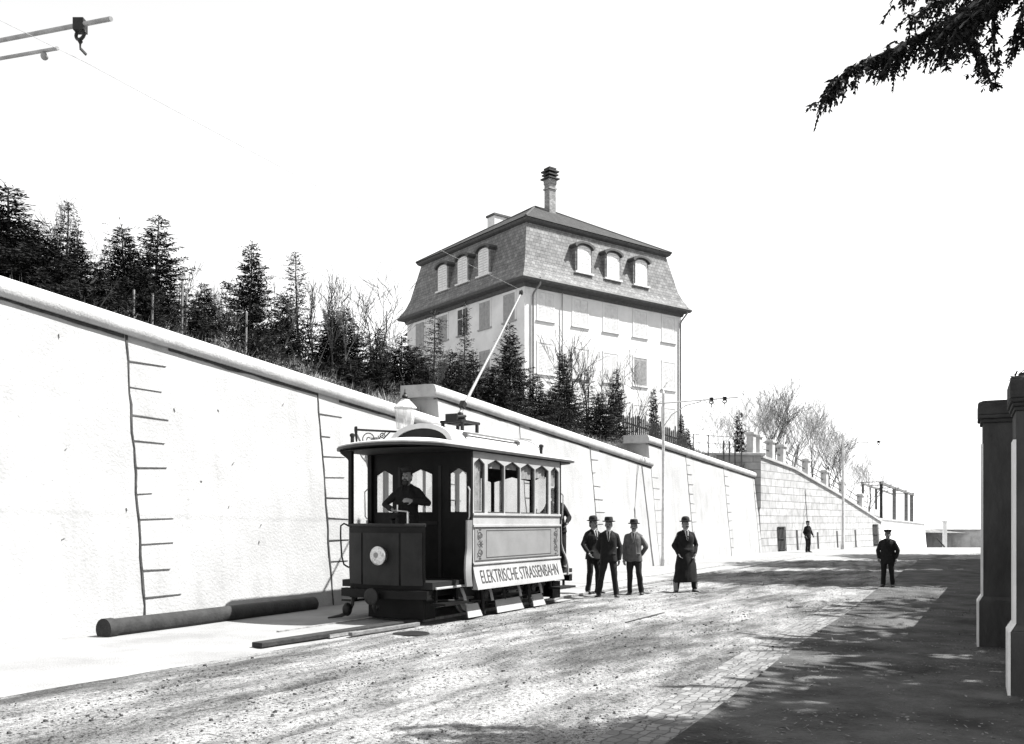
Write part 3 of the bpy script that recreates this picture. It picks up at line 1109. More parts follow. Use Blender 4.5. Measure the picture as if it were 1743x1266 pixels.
# ------------------------------------------------------------------ mansard house on the hill
def build_house():
    C0 = Vector((0.72, 52.0, 0))
    r = Vector((0.795, 0.607, 0)).normalized()
    l = Vector((-r.y, r.x, 0))
    Lr, Ll = 13.1, 13.0
    EZ = 15.5
    h = thing('mansard_house', 'tall pale plastered house with dark slate mansard roof on the hill behind the spruces', 'house', (C0.x, C0.y, 5.0))
    def Q(a, b, z, base=True):
        return r * a + l * b + Vector((0, 0, z - 5.0))
    def ring(i, z):
        return [Q(i, i, z), Q(Lr - i, i, z), Q(Lr - i, Ll - i, z), Q(i, Ll - i, z)]
    m = MB()
    m.loft([ring(0, 5.0), ring(0, EZ)])
    m.build('wall', M['plaster'], h)
    # plinth band and string course
    # eaves: soffit, fascia and gutter
    m = MB()
    m.loft([ring(-0.08, EZ - 0.28), ring(-0.14, EZ - 0.10), ring(-0.42, EZ - 0.02), ring(-0.48, EZ + 0.02), ring(-0.52, EZ + 0.14), ring(-0.45, EZ + 0.22)])
    m.build('eaves', M['trim'], h)
    # mansard slope, flared at the foot
    m = MB()
    m.loft([ring(-0.44, EZ + 0.221), ring(-0.30, EZ + 0.42), ring(-0.08, EZ + 0.80), ring(0.14, EZ + 1.35), ring(0.70, EZ + 3.75)])
    man = m.build('mansard_roof', M['slate'], h, uv=True)
    m = MB()
    m.loft([ring(0.62, EZ + 3.70), ring(0.50, EZ + 3.78), ring(0.44, EZ + 3.90), ring(0.50, EZ + 3.96)])
    m.build('cornice', M['trim'], h)
    top = EZ + 3.961
    apex_z = 22.75
    ra, rb = 5.9, 7.1
    e = 0.42
    base4 = [Q(e, e, top), Q(Lr - e, e, top), Q(Lr - e, Ll - e, top), Q(e, Ll - e, top)]
    rid = [Q(ra, 6.4, apex_z), Q(rb, 6.4, apex_z)]
    m = MB()
    m.add(base4 + rid, [(0, 1, 5, 4), (1, 2, 5), (2, 3, 4, 5), (3, 0, 4), (3, 2, 1, 0)])
    rf = m.build('upper_roof', M['slate_dark'], h, uv=True)
    m = MB()
    for a, b in ((base4[0], rid[0]), (base4[1], rid[1]), (base4[3], rid[0]), (base4[2], rid[1]), (rid[0], rid[1])):
        m.tube([a, b], 0.07, 6)
    m.build('ridge_tile', M['slate'], rf, smooth=True)
    # tall chimney with stacked hood
    m = MB()
    def cbox(m, a, b, ha, hb, z0, z1):
        m.hexa([Q(a - ha, b - hb, z0), Q(a + ha, b - hb, z0), Q(a + ha, b + hb, z0), Q(a - ha, b + hb, z0)], [Q(a - ha, b - hb, z1), Q(a + ha, b - hb, z1), Q(a + ha, b + hb, z1), Q(a - ha, b + hb, z1)])
    ca, cb = 6.55, 5.6
    cbox(m, ca, cb, 0.27, 0.27, 21.5, 24.1)
    cbox(m, ca, cb, 0.33, 0.33, 23.75, 23.85)
    cbox(m, ca, cb, 0.31, 0.31, 24.1, 24.42)
    ch = m.build('chimney', M['chimney'], h, uv=True)
    m = MB()
    for k, (w, z) in enumerate(((0.46, 24.42), (0.40, 24.68), (0.44, 24.90), (0.30, 25.10))):
        cbox(m, ca, cb, w, w, z, z + 0.09)
    cbox(m, ca, cb, 0.22, 0.22, 24.4, 25.15)
    m.build('chimney_hood', M['iron'], ch)
    m = MB()
    cbox(m, 5.4, 9.7, 0.72, 0.42, 20.0, 22.72)
    ch2 = m.build('chimney', M['dormer'], h, uv=True)
    ch2['label'] = 'broad low chimney rendered pale'
    m = MB()
    cbox(m, 5.4, 9.7, 0.80, 0.50, 22.72, 22.86)
    m.build('chimney_cap', M['trim'], ch2)
    # dormers with segmental tops
    def dormer(face, t, light):
        """t along the face; local frame: f = outward, g = along"""
        if face == 'r':
            g, f = r, -l
            o = r * t + l * 0.0
        else:
            g, f = l, -r
            o = l * t
        def D(u, dep, z):
            return o + g * u - f * dep + Vector((0, 0, z - 5.0))
        hw, z0, zs, zt = 0.66, EZ + 1.15, EZ + 2.66, EZ + 2.95
        dep0, dep1 = 0.04, 0.85
        arch = [(-hw, z0), (hw, z0), (hw, zs)] + [(hw * math.cos(w), zs + (zt - zs) * math.sin(w)) for w in [math.pi * k / 10 for k in range(1, 10)]] + [(-hw, zs)]
        m = MB()
        fr = [D(u, dep0, z) for u, z in arch]
        bk = [D(u, dep1, z) for u, z in arch]
        m.loft([fr, bk])
        d = m.build('dormer', M['slate'], h, uv=True)
        # curved hood
        m = MB()
        hood = [(hw + 0.16) * math.cos(w) for w in [math.pi * k / 12 for k in range(13)]]
        rings = []
        for k in range(13):
            w = math.pi * k / 12
            cu, su = math.cos(w), math.sin(w)
            zi = zs - 0.02 + (zt - zs + 0.02) * su
            zo = zi + 0.12
            rings.append([D(hw * 1.02 * cu, dep0 - 0.18, zi), D((hw + 0.14) * cu, dep0 - 0.18, zo), D((hw + 0.14) * cu, dep1 + 0.3, zo), D(hw * 1.02 * cu, dep1 + 0.3, zi)])
        m.loft(rings)
        m.build('dormer_hood', M['trim'], d, smooth=True)
        ww = 0.52
        m = MB()
        arch2 = [(-ww, z0 + 0.12), (ww, z0 + 0.12), (ww, zs - 0.02)] + [(ww * math.cos(w), zs - 0.02 + (zt - zs - 0.1) * math.sin(w)) for w in [math.pi * k / 10 for k in range(1, 10)]] + [(-ww, zs - 0.02)]
        m.loft([[D(u, dep0 - 0.05, z) for u, z in arch2], [D(u, dep0 + 0.02, z) for u, z in arch2]])
        m.build('shutter', M['dormer'], d)
        m = MB()
        m.hexa([D(-0.008, dep0 - 0.056, z0 + 0.15), D(0.008, dep0 - 0.056, z0 + 0.15), D(0.008, dep0, z0 + 0.15), D(-0.008, dep0, z0 + 0.15)], [D(-0.008, dep0 - 0.056, zt - 0.2), D(0.008, dep0 - 0.056, zt - 0.2), D(0.008, dep0, zt - 0.2), D(-0.008, dep0, zt - 0.2)])
        for k in range(9):
            z = z0 + 0.28 + k * 0.16
            for sgn in (-1, 1):
                u0, u1 = sorted((sgn * 0.06, sgn * (ww - 0.07)))
                m.hexa([D(u0, dep0 - 0.055, z), D(u1, dep0 - 0.055, z), D(u1, dep0, z), D(u0, dep0, z)], [D(u0, dep0 - 0.055, z + 0.025), D(u1, dep0 - 0.055, z + 0.025), D(u1, dep0, z + 0.025), D(u0, dep0, z + 0.025)])
        m.build('shutter_line', M['shutter_grey'], d)
        m = MB()
        m.hexa([D(-hw - 0.08, dep0 - 0.14, z0 - 0.02), D(hw + 0.08, dep0 - 0.14, z0 - 0.02), D(hw + 0.08, dep0 + 0.3, z0 - 0.02), D(-hw - 0.08, dep0 + 0.3, z0 - 0.02)], [D(-hw - 0.08, dep0 - 0.14, z0 + 0.08), D(hw + 0.08, dep0 - 0.14, z0 + 0.08), D(hw + 0.08, dep0 + 0.3, z0 + 0.08), D(-hw - 0.08, dep0 + 0.3, z0 + 0.08)])
        m.build('sill', M['dormer'], d, bevel=0.015)
    for t in (4.55, 6.95, 9.4):
        dormer('r', t, True)
    for t in (4.05, 6.3, 8.6):
        dormer('l', t, False)
    # shuttered windows
    def window(face, t, z0, zh, shade, opened=False):
        if face == 'r':
            g, f, o = r, -l, r * t
        else:
            g, f, o = l, -r, l * t
        def D(u, out, z):
            return o + g * u + f * out + Vector((0, 0, z - 5.0))
        def slab(m, u0, u1, out0, out1, za, zb):
            p = [D(u0, out1, za), D(u1, out1, za), D(u1, out0, za), D(u0, out0, za)]
            q = [D(u0, out1, zb), D(u1, out1, zb), D(u1, out0, zb), D(u0, out0, zb)]
            if face != 'r':
                p.reverse(); q.reverse()
            m.hexa(p, q)
        hw = 0.56
        m = MB()
        slab(m, -hw - 0.11, -hw, -0.05, 0.03, z0, z0 + zh)
        slab(m, hw, hw + 0.11, -0.05, 0.03, z0, z0 + zh)
        slab(m, -hw - 0.11, hw + 0.11, -0.05, 0.034, z0 + zh, z0 + zh + 0.13)
        w = m.build('window', M['plaster'], h)
        m = MB()
        if opened:
            slab(m, -hw + 0.01, hw - 0.01, -0.05, 0.012, z0 + 0.01, z0 + zh - 0.01)
            m.build('pane', M['trim'], w)
            m = MB()
            slab(m, -0.03, 0.03, 0.012, 0.03, z0 + 0.01, z0 + zh - 0.01)
            slab(m, -hw + 0.01, hw - 0.01, 0.012, 0.028, z0 + zh * 0.62, z0 + zh * 0.62 + 0.05)
            m.build('sash', M['shutter'], w)
        else:
            for sgn in (-1, 1):
                m = MB()
                u0, u1 = sorted((sgn * 0.008, sgn * (hw - 0.01)))
                slab(m, u0, u1, -0.05, 0.018, z0 + 0.01, z0 + zh - 0.01)
                k = z0 + 0.12
                while k < z0 + zh - 0.15:
                    slab(m, u0 + 0.06, u1 - 0.06, 0.0, 0.028, k, k + 0.03)
                    k += 0.085
                m.build('shutter', shade, w)
        m = MB()
        slab(m, -hw - 0.15, hw + 0.15, -0.05, 0.075, z0 - 0.08, z0)
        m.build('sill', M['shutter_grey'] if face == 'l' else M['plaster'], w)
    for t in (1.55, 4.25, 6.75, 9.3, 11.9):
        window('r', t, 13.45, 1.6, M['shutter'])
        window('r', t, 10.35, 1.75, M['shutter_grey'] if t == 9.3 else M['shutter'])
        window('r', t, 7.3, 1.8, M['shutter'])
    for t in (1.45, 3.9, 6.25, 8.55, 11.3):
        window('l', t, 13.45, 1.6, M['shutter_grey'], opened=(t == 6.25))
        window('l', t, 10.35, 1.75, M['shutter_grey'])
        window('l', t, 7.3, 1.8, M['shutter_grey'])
    # rain pipes
    for (a, z1, bend) in ((0.55, EZ + 0.1, True), (2.75, EZ - 0.1, False), (12.95, EZ + 0.1, True)):
        m = MB()
        pts = [Q(a, -0.09, 6.0), Q(a, -0.09, EZ - 0.75)]
        if bend:
            pts += [Q(a + 0.02, -0.13, EZ - 0.6), Q(a + 0.25, -0.42, EZ - 0.12), Q(a + 0.25, -0.44, EZ + 0.25)]
        else:
            pts += [Q(a, -0.09, EZ - 0.25)]
        m.tube(pts, 0.055 if bend else 0.03, 8)
        m.build('rain_pipe', M['zinc'], h, smooth=True)
    # low annex at the back left with a small roof
    m = MB()
    m.hexa([Q(1.2, Ll + 0.01, 5), Q(5, Ll + 0.01, 5), Q(5, Ll + 1.4, 5), Q(1.2, Ll + 1.4, 5)], [Q(1.2, Ll + 0.01, 14.9), Q(5, Ll + 0.01, 14.9), Q(5, Ll + 1.4, 14.9), Q(1.2, Ll + 1.4, 14.9)])
    ax = m.build('stair_annex', M['plaster'], h)
    m = MB()
    m.hexa([Q(0.8, Ll + 0.02, 14.9), Q(5.4, Ll + 0.02, 14.9), Q(5.4, Ll + 1.9, 14.9), Q(0.8, Ll + 1.9, 14.9)], [Q(1.0, Ll + 0.02, 15.45), Q(5.2, Ll + 0.02, 15.45), Q(5.2, Ll + 0.5, 15.45), Q(1.0, Ll + 0.5, 15.45)])
    m.build('annex_roof', M['slate_dark'], ax, uv=True)
    return h

# ------------------------------------------------------------------ buildings and structures at the end of the road
def build_far():
    # whitewashed base wall and open pavilion
    B, C = FAR_B, FAR_C
    d = (C - B).normalized()
    n = Vector((d.y, -d.x, 0))
    w = thing('white_terrace_wall', 'blank whitewashed terrace wall under the open pavilion at the far road bend', 'wall', (B.x, B.y, 0))
    Lw = (C - B).length
    def W(u, out, z):
        return d * u + n * out + Vector((0, 0, z))
    m = MB()
    m.hexa([W(-1.6, 0.12, -1.5), W(Lw, 0.12, -1.5), W(Lw - 1, -7, -1.5), W(-1.6, -7, -1.5)], [W(-1.6, -0.1, 1.98), W(Lw - 0.15, -0.1, 1.55), W(Lw - 1.2, -7, 1.55), W(-1.6, -7, 1.98)])
    m.build('wall_face', M['whitewash_and_lit_edge'], w)
    m = MB()
    m.hexa([W(-1.7, -0.02, 1.981), W(Lw - 0.05, -0.02, 1.551), W(Lw - 0.9, -7, 1.551), W(-1.7, -7, 1.981)], [W(-1.7, -0.02, 2.08), W(Lw - 0.05, -0.02, 1.65), W(Lw - 0.9, -7, 1.65), W(-1.7, -7, 2.08)])
    m.build('coping', M['coping'], w)
    p = thing('garden_pavilion', 'small open wooden pavilion with slim posts on the white terrace wall', 'pavilion', (B.x + d.x * 1.0, B.y + d.y * 1.0, 1.9))
    def V(u, back, z):
        return d * u - n * back + Vector((0, 0, z))
    cor = []
    for (u, bk, h0, mm, ww) in ((0.0, 0.5, 2.75, M['timber'], 0.16), (2.6, 0.5, 2.45, M['timber_pale'], 0.2), (5.1, 0.5, 2.15, M['timber_pale'], 0.2), (6.3, 0.5, 2.0, M['timber_pale'], 0.2), (0.0, 1.9, 2.75, M['timber_pale'], 0.14), (2.6, 1.9, 2.45, M['timber_pale'], 0.14), (6.3, 1.9, 2.0, M['timber_pale'], 0.14)):
        m = MB()
        base = V(u, bk, -0.05 - 0.06 * u)
        m.beam(base, Vector((base.x, base.y, h0)), ww, ww)
        m.build('post', mm, p)
    m = MB()
    m.beam(V(-0.2, 0.5, 2.80), V(6.7, 0.5, 2.02), 0.14, 0.18)
    m.beam(V(-0.2, 1.9, 2.80), V(6.7, 1.9, 2.02), 0.10, 0.12)
    for k in range(5):
        u = 0.0 + 6.3 * k / 4
        z = 2.90 - 0.8 * (u + 0.2) / 6.9
        m.beam(V(u, 0.3, z), V(u, 2.1, z), 0.05, 0.06)
    m.build('roof_beam', M['timber_pale'], p)
    m = MB()
    m.beam(V(1.4, 1.6, 0.35), V(2.5, 1.6, 0.3), 0.05, 0.95)
    m.beam(V(3.0, 1.6, 0.5), V(5.0, 1.6, 0.42), 0.05, 1.25)
    m.build('screen_panel', M['far_wall'], p)
    # pale low building beyond the crest
    y0 = 96.0
    x0 = (1572 - CX) / F * y0
    b = thing('far_building', 'long low pale building beyond the road crest at the far end', 'building', (x0, y0, -4.0))
    m = MB()
    m.box(0, 9.0, 0, 7, 0, 4.95)
    m.build('wall', M['far_wall'], b)
    m = MB()
    m.prism([Vector((-0.3, -0.4, 4.96)), Vector((-0.3, 7.4, 4.96)), Vector((-0.3, 5.6, 5.75)), Vector((-0.3, 1.6, 5.75))], (0, 0, 0), (9.6, 0, 0))
    m.build('roof', M['far_roof'], b)
    for k in range(4):
        m = MB()
        m.box(1.0 + 2.0 * k, 2.0 + 2.0 * k, -0.03, 0.05, 2.6, 4.2)
        m.build('window', M['far_roof'], b)
    g = G(1608, 929)
    y1 = 72.0
    x1 = (1608 - CX) / F * y1
    q = MB()
    q.box(x1 - 0.13, x1 + 0.13, y1 - 0.13, y1 + 0.13, ground_z(x1, y1) - 0.1, 1.75)
    q.box(x1 - 0.18, x1 + 0.18, y1 - 0.18, y1 + 0.18, 1.75, 1.85)
    tag(q.build('boundary_post', M['whitewash_and_lit_edge'], bevel=0.02), 'single white square post in front of the far building', 'post')
    q = MB()
    y2 = 63.0
    f2 = lambda px, py: P(px, py, y2)
    q.tube([f2(1594, 915), f2(1600, 922), f2(1608, 931)], [0.03, 0.045, 0.05], 6)
    tag(q.build('leaning_stake', M['timber'], smooth=True), 'short dark stake leaning at the roadside before the white post', 'stake')

# ------------------------------------------------------------------ fences on the hill
def build_fences():
    # dark picket fence before the house
    a, b = P(1062, 742, 42.5), P(1168, 758, 44.0)
    f = thing('picket_fence', 'dark wooden picket fence above the third wall panel below the house', 'fence', (a.x, a.y, 0))
    r = random.Random(4)
    d = (b - a)
    n = 34
    zb = lambda t: hill_z(a.x + d.x * t, a.y + d.y * t)
    for k in range(n):
        t = k / (n - 1)
        x, y = d.x * t, d.y * t
        z = zb(t)
        h = 1.28 + r.uniform(-0.06, 0.07)
        if k % 8 == 3:
            h += 0.22
        w = 0.035
        m = MB()
        m.hexa([(x - w, y - 0.02, z - 0.1), (x + w, y - 0.02, z - 0.1), (x + w, y + 0.02, z - 0.1), (x - w, y + 0.02, z - 0.1)], [(x - w, y - 0.02, z + h - 0.08), (x + w, y - 0.02, z + h - 0.08), (x + w, y + 0.02, z + h - 0.08), (x - w, y + 0.02, z + h - 0.08)])
        m.hexa([(x - w, y - 0.02, z + h - 0.079), (x + w, y - 0.02, z + h - 0.079), (x + w, y + 0.02, z + h - 0.079), (x - w, y + 0.02, z + h - 0.079)], [(x - 0.005, y - 0.02, z + h), (x + 0.005, y - 0.02, z + h), (x + 0.005, y + 0.02, z + h), (x - 0.005, y + 0.02, z + h)])
        m.build('picket', M['fence'], f)
    for hh in (0.28, 0.95):
        m = MB()
        m.beam((0, 0.05, zb(0) + hh), (d.x, d.y + 0.05, zb(1) + hh), 0.05, 0.07)
        m.build('fence_rail', M['fence'], f)
    # wire railing on the terrace
    a, b = P(1180, 764, 46.5), P(1262, 768, 49.0)
    f = thing('post_and_wire_railing', 'low open railing of thin posts beside the terrace return', 'railing', (a.x, a.y, 0))
    d = b - a
    for t in (0.0, 0.3, 0.62, 0.74, 0.86, 1.0):
        x, y = d.x * t, d.y * t
        z = hill_z(a.x + x, a.y + y)
        m = MB()
        wd = 0.025 if t in (0.0, 0.3) else 0.035
        m.box(x - wd, x + wd, y - wd, y + wd, z - 0.2, a.z + (b.z - a.z) * t + (0.78 if t < 0.5 else 0.5))
        m.build('railing_post', M['fence'], f)
    m = MB()
    for hh in (0.75, 0.35):
        m.tube([(0, 0, a.z + hh), (d.x * 0.5, d.y * 0.5, (a.z + b.z) / 2 + hh - 0.02), (d.x, d.y, b.z + hh)], 0.018, 6)
    m.build('railing_wire', M['fence'], f)
# ------------------------------------------------------------------ tram
def spiral(cx, cz, r0, r1, turns, a0, n=40, sgn=1):
    return [(cx + (r0 + (r1 - r0) * k / n) * math.cos(a0 + sgn * turns * 2 * math.pi * k / n), cz + (r0 + (r1 - r0) * k / n) * math.sin(a0 + sgn * turns * 2 * math.pi * k / n)) for k in range(n + 1)]

def text_mesh(body, size, extrude=0.002):
    cu = bpy.data.curves.new('txt', 'FONT')
    cu.body = body
    cu.size = size
    cu.extrude = extrude
    cu.resolution_u = 3
    o = bpy.data.objects.new('txt', cu)
    COL.objects.link(o)
    dg = bpy.context.evaluated_depsgraph_get()
    me = bpy.data.meshes.new_from_object(o.evaluated_get(dg))
    bpy.data.objects.remove(o)
    bpy.data.curves.remove(cu)
    return me

TRAM_S = 13.6
TRAM_ROT = math.atan2(DY, DX)
def tram_world(x, y, z):
    p = SD(TRAM_S + x, TRAM_D + y, z)
    return p

def build_tram():
    t = thing('electric_tram', 'small old electric tram with dark open front platform and pale windowed side', 'tram', SD(TRAM_S, TRAM_D, 0.0), TRAM_ROT)
    HWID = 1.125
    XL = 3.43
    # ---- floor and underframe
    m = MB()
    m.box(-1.02, XL + 1.0, -0.95, 0.95, 0.62, 0.74)
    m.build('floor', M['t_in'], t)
    m = MB()
    m.box(0, XL, -0.80, -0.70, 0.42, 0.62)
    m.box(0, XL, 0.70, 0.80, 0.42, 0.62)
    m.box(-1.05, XL + 1.05, -0.50, -0.42, 0.44, 0.62)
    m.box(-1.05, XL + 1.05, 0.42, 0.50, 0.44, 0.62)
    for x in (0.6, 1.7, 2.8):
        m.box(x, x + 0.1, -0.7, 0.7, 0.44, 0.6)
    m.build('underframe', M['iron'], t)
    # ---- saloon sides
    wins = [(0.02, 0.385), (0.49, 1.095), (1.125, 1.715), (1.745, 2.32), (2.35, 2.93), (3.03, 3.40)]
    Z0, ZS, ZT, ZB = 1.90, 2.78, 2.88, 3.02
    for sg in (-1, 1):
        y0, y1 = sorted((sg * HWID, sg * (HWID - 0.06)))
        # lower side: waist, panel field, bottom rail
        m = MB()
        m.box(-0.02, XL + 0.02, y0, y1, 1.66, Z0)
        m.box(-0.02, XL + 0.02, y0, y1, 0.62, 1.66)
        side = m.build('side_wall', M['t_white'], t, bevel=0.008)
        yo = sg * (HWID + 0.004)
        m = MB()
        ya, yb = sorted((sg * HWID, sg * (HWID + 0.028)))
        m.box(-0.03, XL + 0.03, ya, yb, 1.86, 1.905)
        m.box(-0.03, XL + 0.03, ya, sorted((sg * HWID, sg * (HWID + 0.02)))[1] if sg > 0 else yb, 1.655, 1.70)
        m.build('waist_moulding', M['t_white'], side, bevel=0.006)
        m = MB()
        ya, yb = sorted((sg * (HWID + 0.0), sg * (HWID + 0.012)))
        m.box(0.03, XL - 0.03, ya, yb, 1.06, 1.645)
        pnl = m.build('side_panel', M['t_panel'], t, bevel=0.004)
        # lining round the panel
        m = MB()
        ya, yb = sorted((sg * (HWID + 0.010), sg * (HWID + 0.0155)))
        px0, px1, pz0, pz1 = 0.42, XL - 0.42, 1.105, 1.60
        for (a, b, c, d) in ((px0, px1, pz0, pz0 + 0.014), (px0, px1, pz1 - 0.014, pz1), (px0, px0 + 0.012, pz0 + 0.014, pz1 - 0.014), (px1 - 0.012, px1, pz0 + 0.014, pz1 - 0.014), (0.05, XL - 0.05, 1.628, 1.640), (0.05, XL - 0.05, 1.065, 1.075)):
            m.box(a, b, ya, yb, c, d)
        m.build('panel_lining', M['t_line'], pnl)
        # painted scrollwork at both ends
        m = MB()
        yy = sg * (HWID + 0.0135)
        for (cx, mir) in ((0.20, 1), (XL - 0.20, -1)):
            for (cz, up) in ((1.50, 1), (1.21, -1)):
                for rr, th in ((0.085, 0.014), (0.05, 0.010)):
                    pts = spiral(cx + mir * (0.0 if rr > 0.06 else 0.05), cz, 0.012, rr, 1.4, 0.5 + up, 26, mir * up)
                    m.tube([(x, yy, z) for x, z in pts], [th * (0.5 + 0.5 * k / 26) for k in range(27)], 4, flat=1.0)
            for k in range(8):
                w = 2 * math.pi * k / 8
                m.tube([(cx + mir * 0.03, yy, 1.355), (cx + mir * 0.03 + 0.08 * math.cos(w), yy, 1.355 + 0.085 * math.sin(w))], [0.016, 0.008], 4)
            m.tube([(cx - mir * 0.09, yy, 1.12), (cx - mir * 0.02, yy, 1.30), (cx - mir * 0.09, yy, 1.36), (cx - mir * 0.02, yy, 1.42), (cx - mir * 0.09, yy, 1.6)], 0.010, 4)
            for cz in (1.10, 1.61):
                m.ball((cx, yy, cz), (0.05, 0.006, 0.02), 8, 4)
        # flatten against the panel
        m.v = [(x, yy + (y - yy) * 0.25, z) for x, y, z in m.v]
        m.build('scroll_ornament', M['t_line'], pnl)
        # letter board, flaring outward
        prof = [(HWID + 0.001, 1.01), (HWID + 0.012, 0.93), (HWID + 0.035, 0.82), (HWID + 0.065, 0.71), (HWID + 0.10, 0.60), (HWID + 0.105, 0.565), (HWID - 0.02, 0.565), (HWID - 0.02, 1.01)]
        m = MB()
        rings = [[(x, sg * a, b) for a, b in prof] for x in (-0.02, XL * 0.5, XL + 0.02)]
        if sg > 0:
            rings.reverse()
        m.loft(rings)
        lb = m.build('letter_board', M['t_white'], t, smooth=True)
        m = MB()
        ya, yb = sorted((sg * HWID, sg * (HWID + 0.03)))
        m.box(-0.03, XL + 0.03, ya, yb, 0.995, 1.03)
        m.build('board_moulding', M['t_white'], lb, bevel=0.006)
        # writing follows the flare
        me = text_mesh('ELEKTRISCHE STRASSENBAHN', 0.26, 0.0)
        xs = [v.co.x for v in me.vertices]
        zs = [v.co.y for v in me.vertices]
        x0, x1, z0, z1 = min(xs), max(xs), min(zs), max(zs)
        def board_y(z):
            for (a, za), (b, zb) in zip(prof, prof[1:5]):
                if z >= zb:
                    return a + (b - a) * (za - z) / (za - zb)
            return prof[4][0]
        vs = []
        for v in me.vertices:
            u = (v.co.x - x0) / (x1 - x0)
            w = (v.co.y - z0) / (z1 - z0)
            z = 0.665 + 0.235 * w
            x = 0.17 + (XL - 0.34) * u
            if sg > 0:
                x = XL - x
            vs.append((x, sg * (board_y(z) + 0.006), z))
        tm = bpy.data.meshes.new('lettering')
        tm.from_pydata(vs, [], [tuple(p.vertices) for p in me.polygons])
        tm.materials.append(M['t_line'])
        to = bpy.data.objects.new('lettering', tm)
        COL.objects.link(to)
        to.parent = lb
        # window band
        m = MB()
        xs_ = [-0.02] + [c for w in wins for c in w] + [XL + 0.02]
        for k in range(0, len(xs_), 2):
            m.box(xs_[k], xs_[k + 1], y0, y1, Z0, ZB)
        for (a, b) in wins:
            poly = [Vector((a, y0, ZB)), Vector((a, y0, ZS)), Vector(((a + b) / 2, y0, ZT)), Vector((b, y0, ZS)), Vector((b, y0, ZB))]
            m.prism([poly[0], poly[1], poly[2], Vector(((a + b) / 2, y0, ZB))], (0, y0, 0), (0, y1, 0))
            m.prism([Vector(((a + b) / 2, y0, ZB)), poly[2], poly[3], poly[4]], (0, y0, 0), (0, y1, 0))
        m.build('window_band', M['t_white'], t)
        for i, (a, b) in enumerate(wins):
            m = MB()
            ya, yb = sorted((sg * (HWID - 0.022), sg * (HWID - 0.05)))
            f = 0.014
            m.box(a + 0.002, a + f, ya, yb, Z0 + 0.002, ZS)
            m.box(b - f * 1.8, b - 0.002, ya, yb, Z0 + 0.002, ZS)
            m.box(a + f, b - f, ya, yb, Z0 + 0.002, Z0 + 0.03)
            mid = (a + b) / 2
            for (p, q) in (((a, ZS), (mid, ZT)), ((mid, ZT), (b, ZS))):
                m.prism([Vector((p[0], ya, p[1])), Vector((p[0], ya, p[1] - f)), Vector((q[0], ya, q[1] - f)), Vector((q[0], ya, q[1]))], (0, ya, 0), (0, yb, 0))
            w = m.build('window', M['t_frame'], t)
            m = MB()
            yg = sg * (HWID - 0.036)
            m.add([(a + 0.01, yg, Z0 + 0.01), (b - 0.01, yg, Z0 + 0.01), (b - 0.01, yg, ZS), (mid, yg, ZT - 0.01), (a + 0.01, yg, ZS)], [(0, 1, 2, 3, 4)])
            m.build('pane', M['glass'], w)
            # drawn blinds at some of the windows
            drop = {0: 0.93, 1: 0.16, 2: 0.15, 3: 0.30, 4: 0.26, 5: 0.40}[i]
            if sg < 0:
                m = MB()
                yc = sg * (HWID - 0.075)
                n = 14
                zb = ZT - drop
                ring0 = [(a + (b - a) * k / n, yc + 0.008 * math.sin(k * 1.9), ZT + 0.02) for k in range(n + 1)]
                ring1 = [(a + (b - a) * k / n, yc + 0.012 * math.sin(k * 1.9 + 0.3), zb) for k in range(n + 1)]
                o = len(m.v)
                m.v += ring0 + ring1
                for k in range(n):
                    m.f.append((k, k + 1, n + 2 + k, n + 1 + k))
                m.build('blind', M['curtain'], w, smooth=True)
        # inner bench
        m = MB()
        ya, yb = sorted((sg * (HWID - 0.07), sg * (HWID - 0.48)))
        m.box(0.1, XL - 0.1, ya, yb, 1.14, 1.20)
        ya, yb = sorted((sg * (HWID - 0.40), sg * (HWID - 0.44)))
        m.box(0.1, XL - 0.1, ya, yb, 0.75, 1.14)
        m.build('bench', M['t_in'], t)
    # ---- bulkheads with windows and door
    for xb, nm in ((0.0, -1), (XL, 1)):
        m = MB()
        xa, xc = sorted((xb + nm * 0.02, xb - nm * 0.03))
        hw = HWID - 0.062
        openings = [(-1.0, -0.64), (-0.27, 0.24), (0.29, 0.37), (0.60, 0.98)] if nm < 0 else [(-1.02, -0.50), (-0.44, 0.44), (0.50, 1.02)]
        edges = [-hw] + [c for o in openings for c in o] + [hw]
        m.box(xa, xc, -hw, hw, 0.62, 1.92)
        m.box(xa, xc, -hw, hw, 2.70, 3.10)
        for k in range(0, len(edges), 2):
            m.box(xa, xc, edges[k], edges[k + 1], 1.92, 2.70)
        bh = m.build('bulkhead', M['t_dark'], t)
        for (a, b) in openings:
            m = MB()
            mid = (a + b) / 2
            hgt = min(0.1, (b - a) * 0.3)
            m.prism([Vector((xa + 0.008, a, 2.70)), Vector((xa + 0.008, a, 2.70 - hgt)), Vector((xa + 0.008, mid, 2.70))], (xa + 0.008, 0, 0), (xc - 0.008, 0, 0))
            m.prism([Vector((xa + 0.008, mid, 2.70)), Vector((xa + 0.008, b, 2.70 - hgt)), Vector((xa + 0.008, b, 2.70))], (xa + 0.008, 0, 0), (xc - 0.008, 0, 0))
            m.build('window_head', M['t_dark'], bh)
            m = MB()
            m.box(xa - 0.008, xc + 0.008, a, b, 1.89, 1.925)
            m.build('window_sill', M['t_dark'], bh)
        for (a, b) in openings:
            m = MB()
            m.add([(xb, a, 1.92), (xb, b, 1.92), (xb, b, 2.7), (xb, a, 2.7)], [(0, 1, 2, 3)])
            m.build('pane', M['glass'], bh)
        m = MB()
        xo = xb + nm * 0.034
        for y in (-0.44, 0.44):
            m.box(*sorted((xb + nm * 0.02, xo)), y - 0.03, y + 0.03, 0.76, 2.75 if nm < 0 else 1.9)
        m.box(*sorted((xb + nm * 0.02, xo)), -0.38, 0.38, 1.70, 1.76)
        m.build('door_frame', M['t_dark2'], bh)
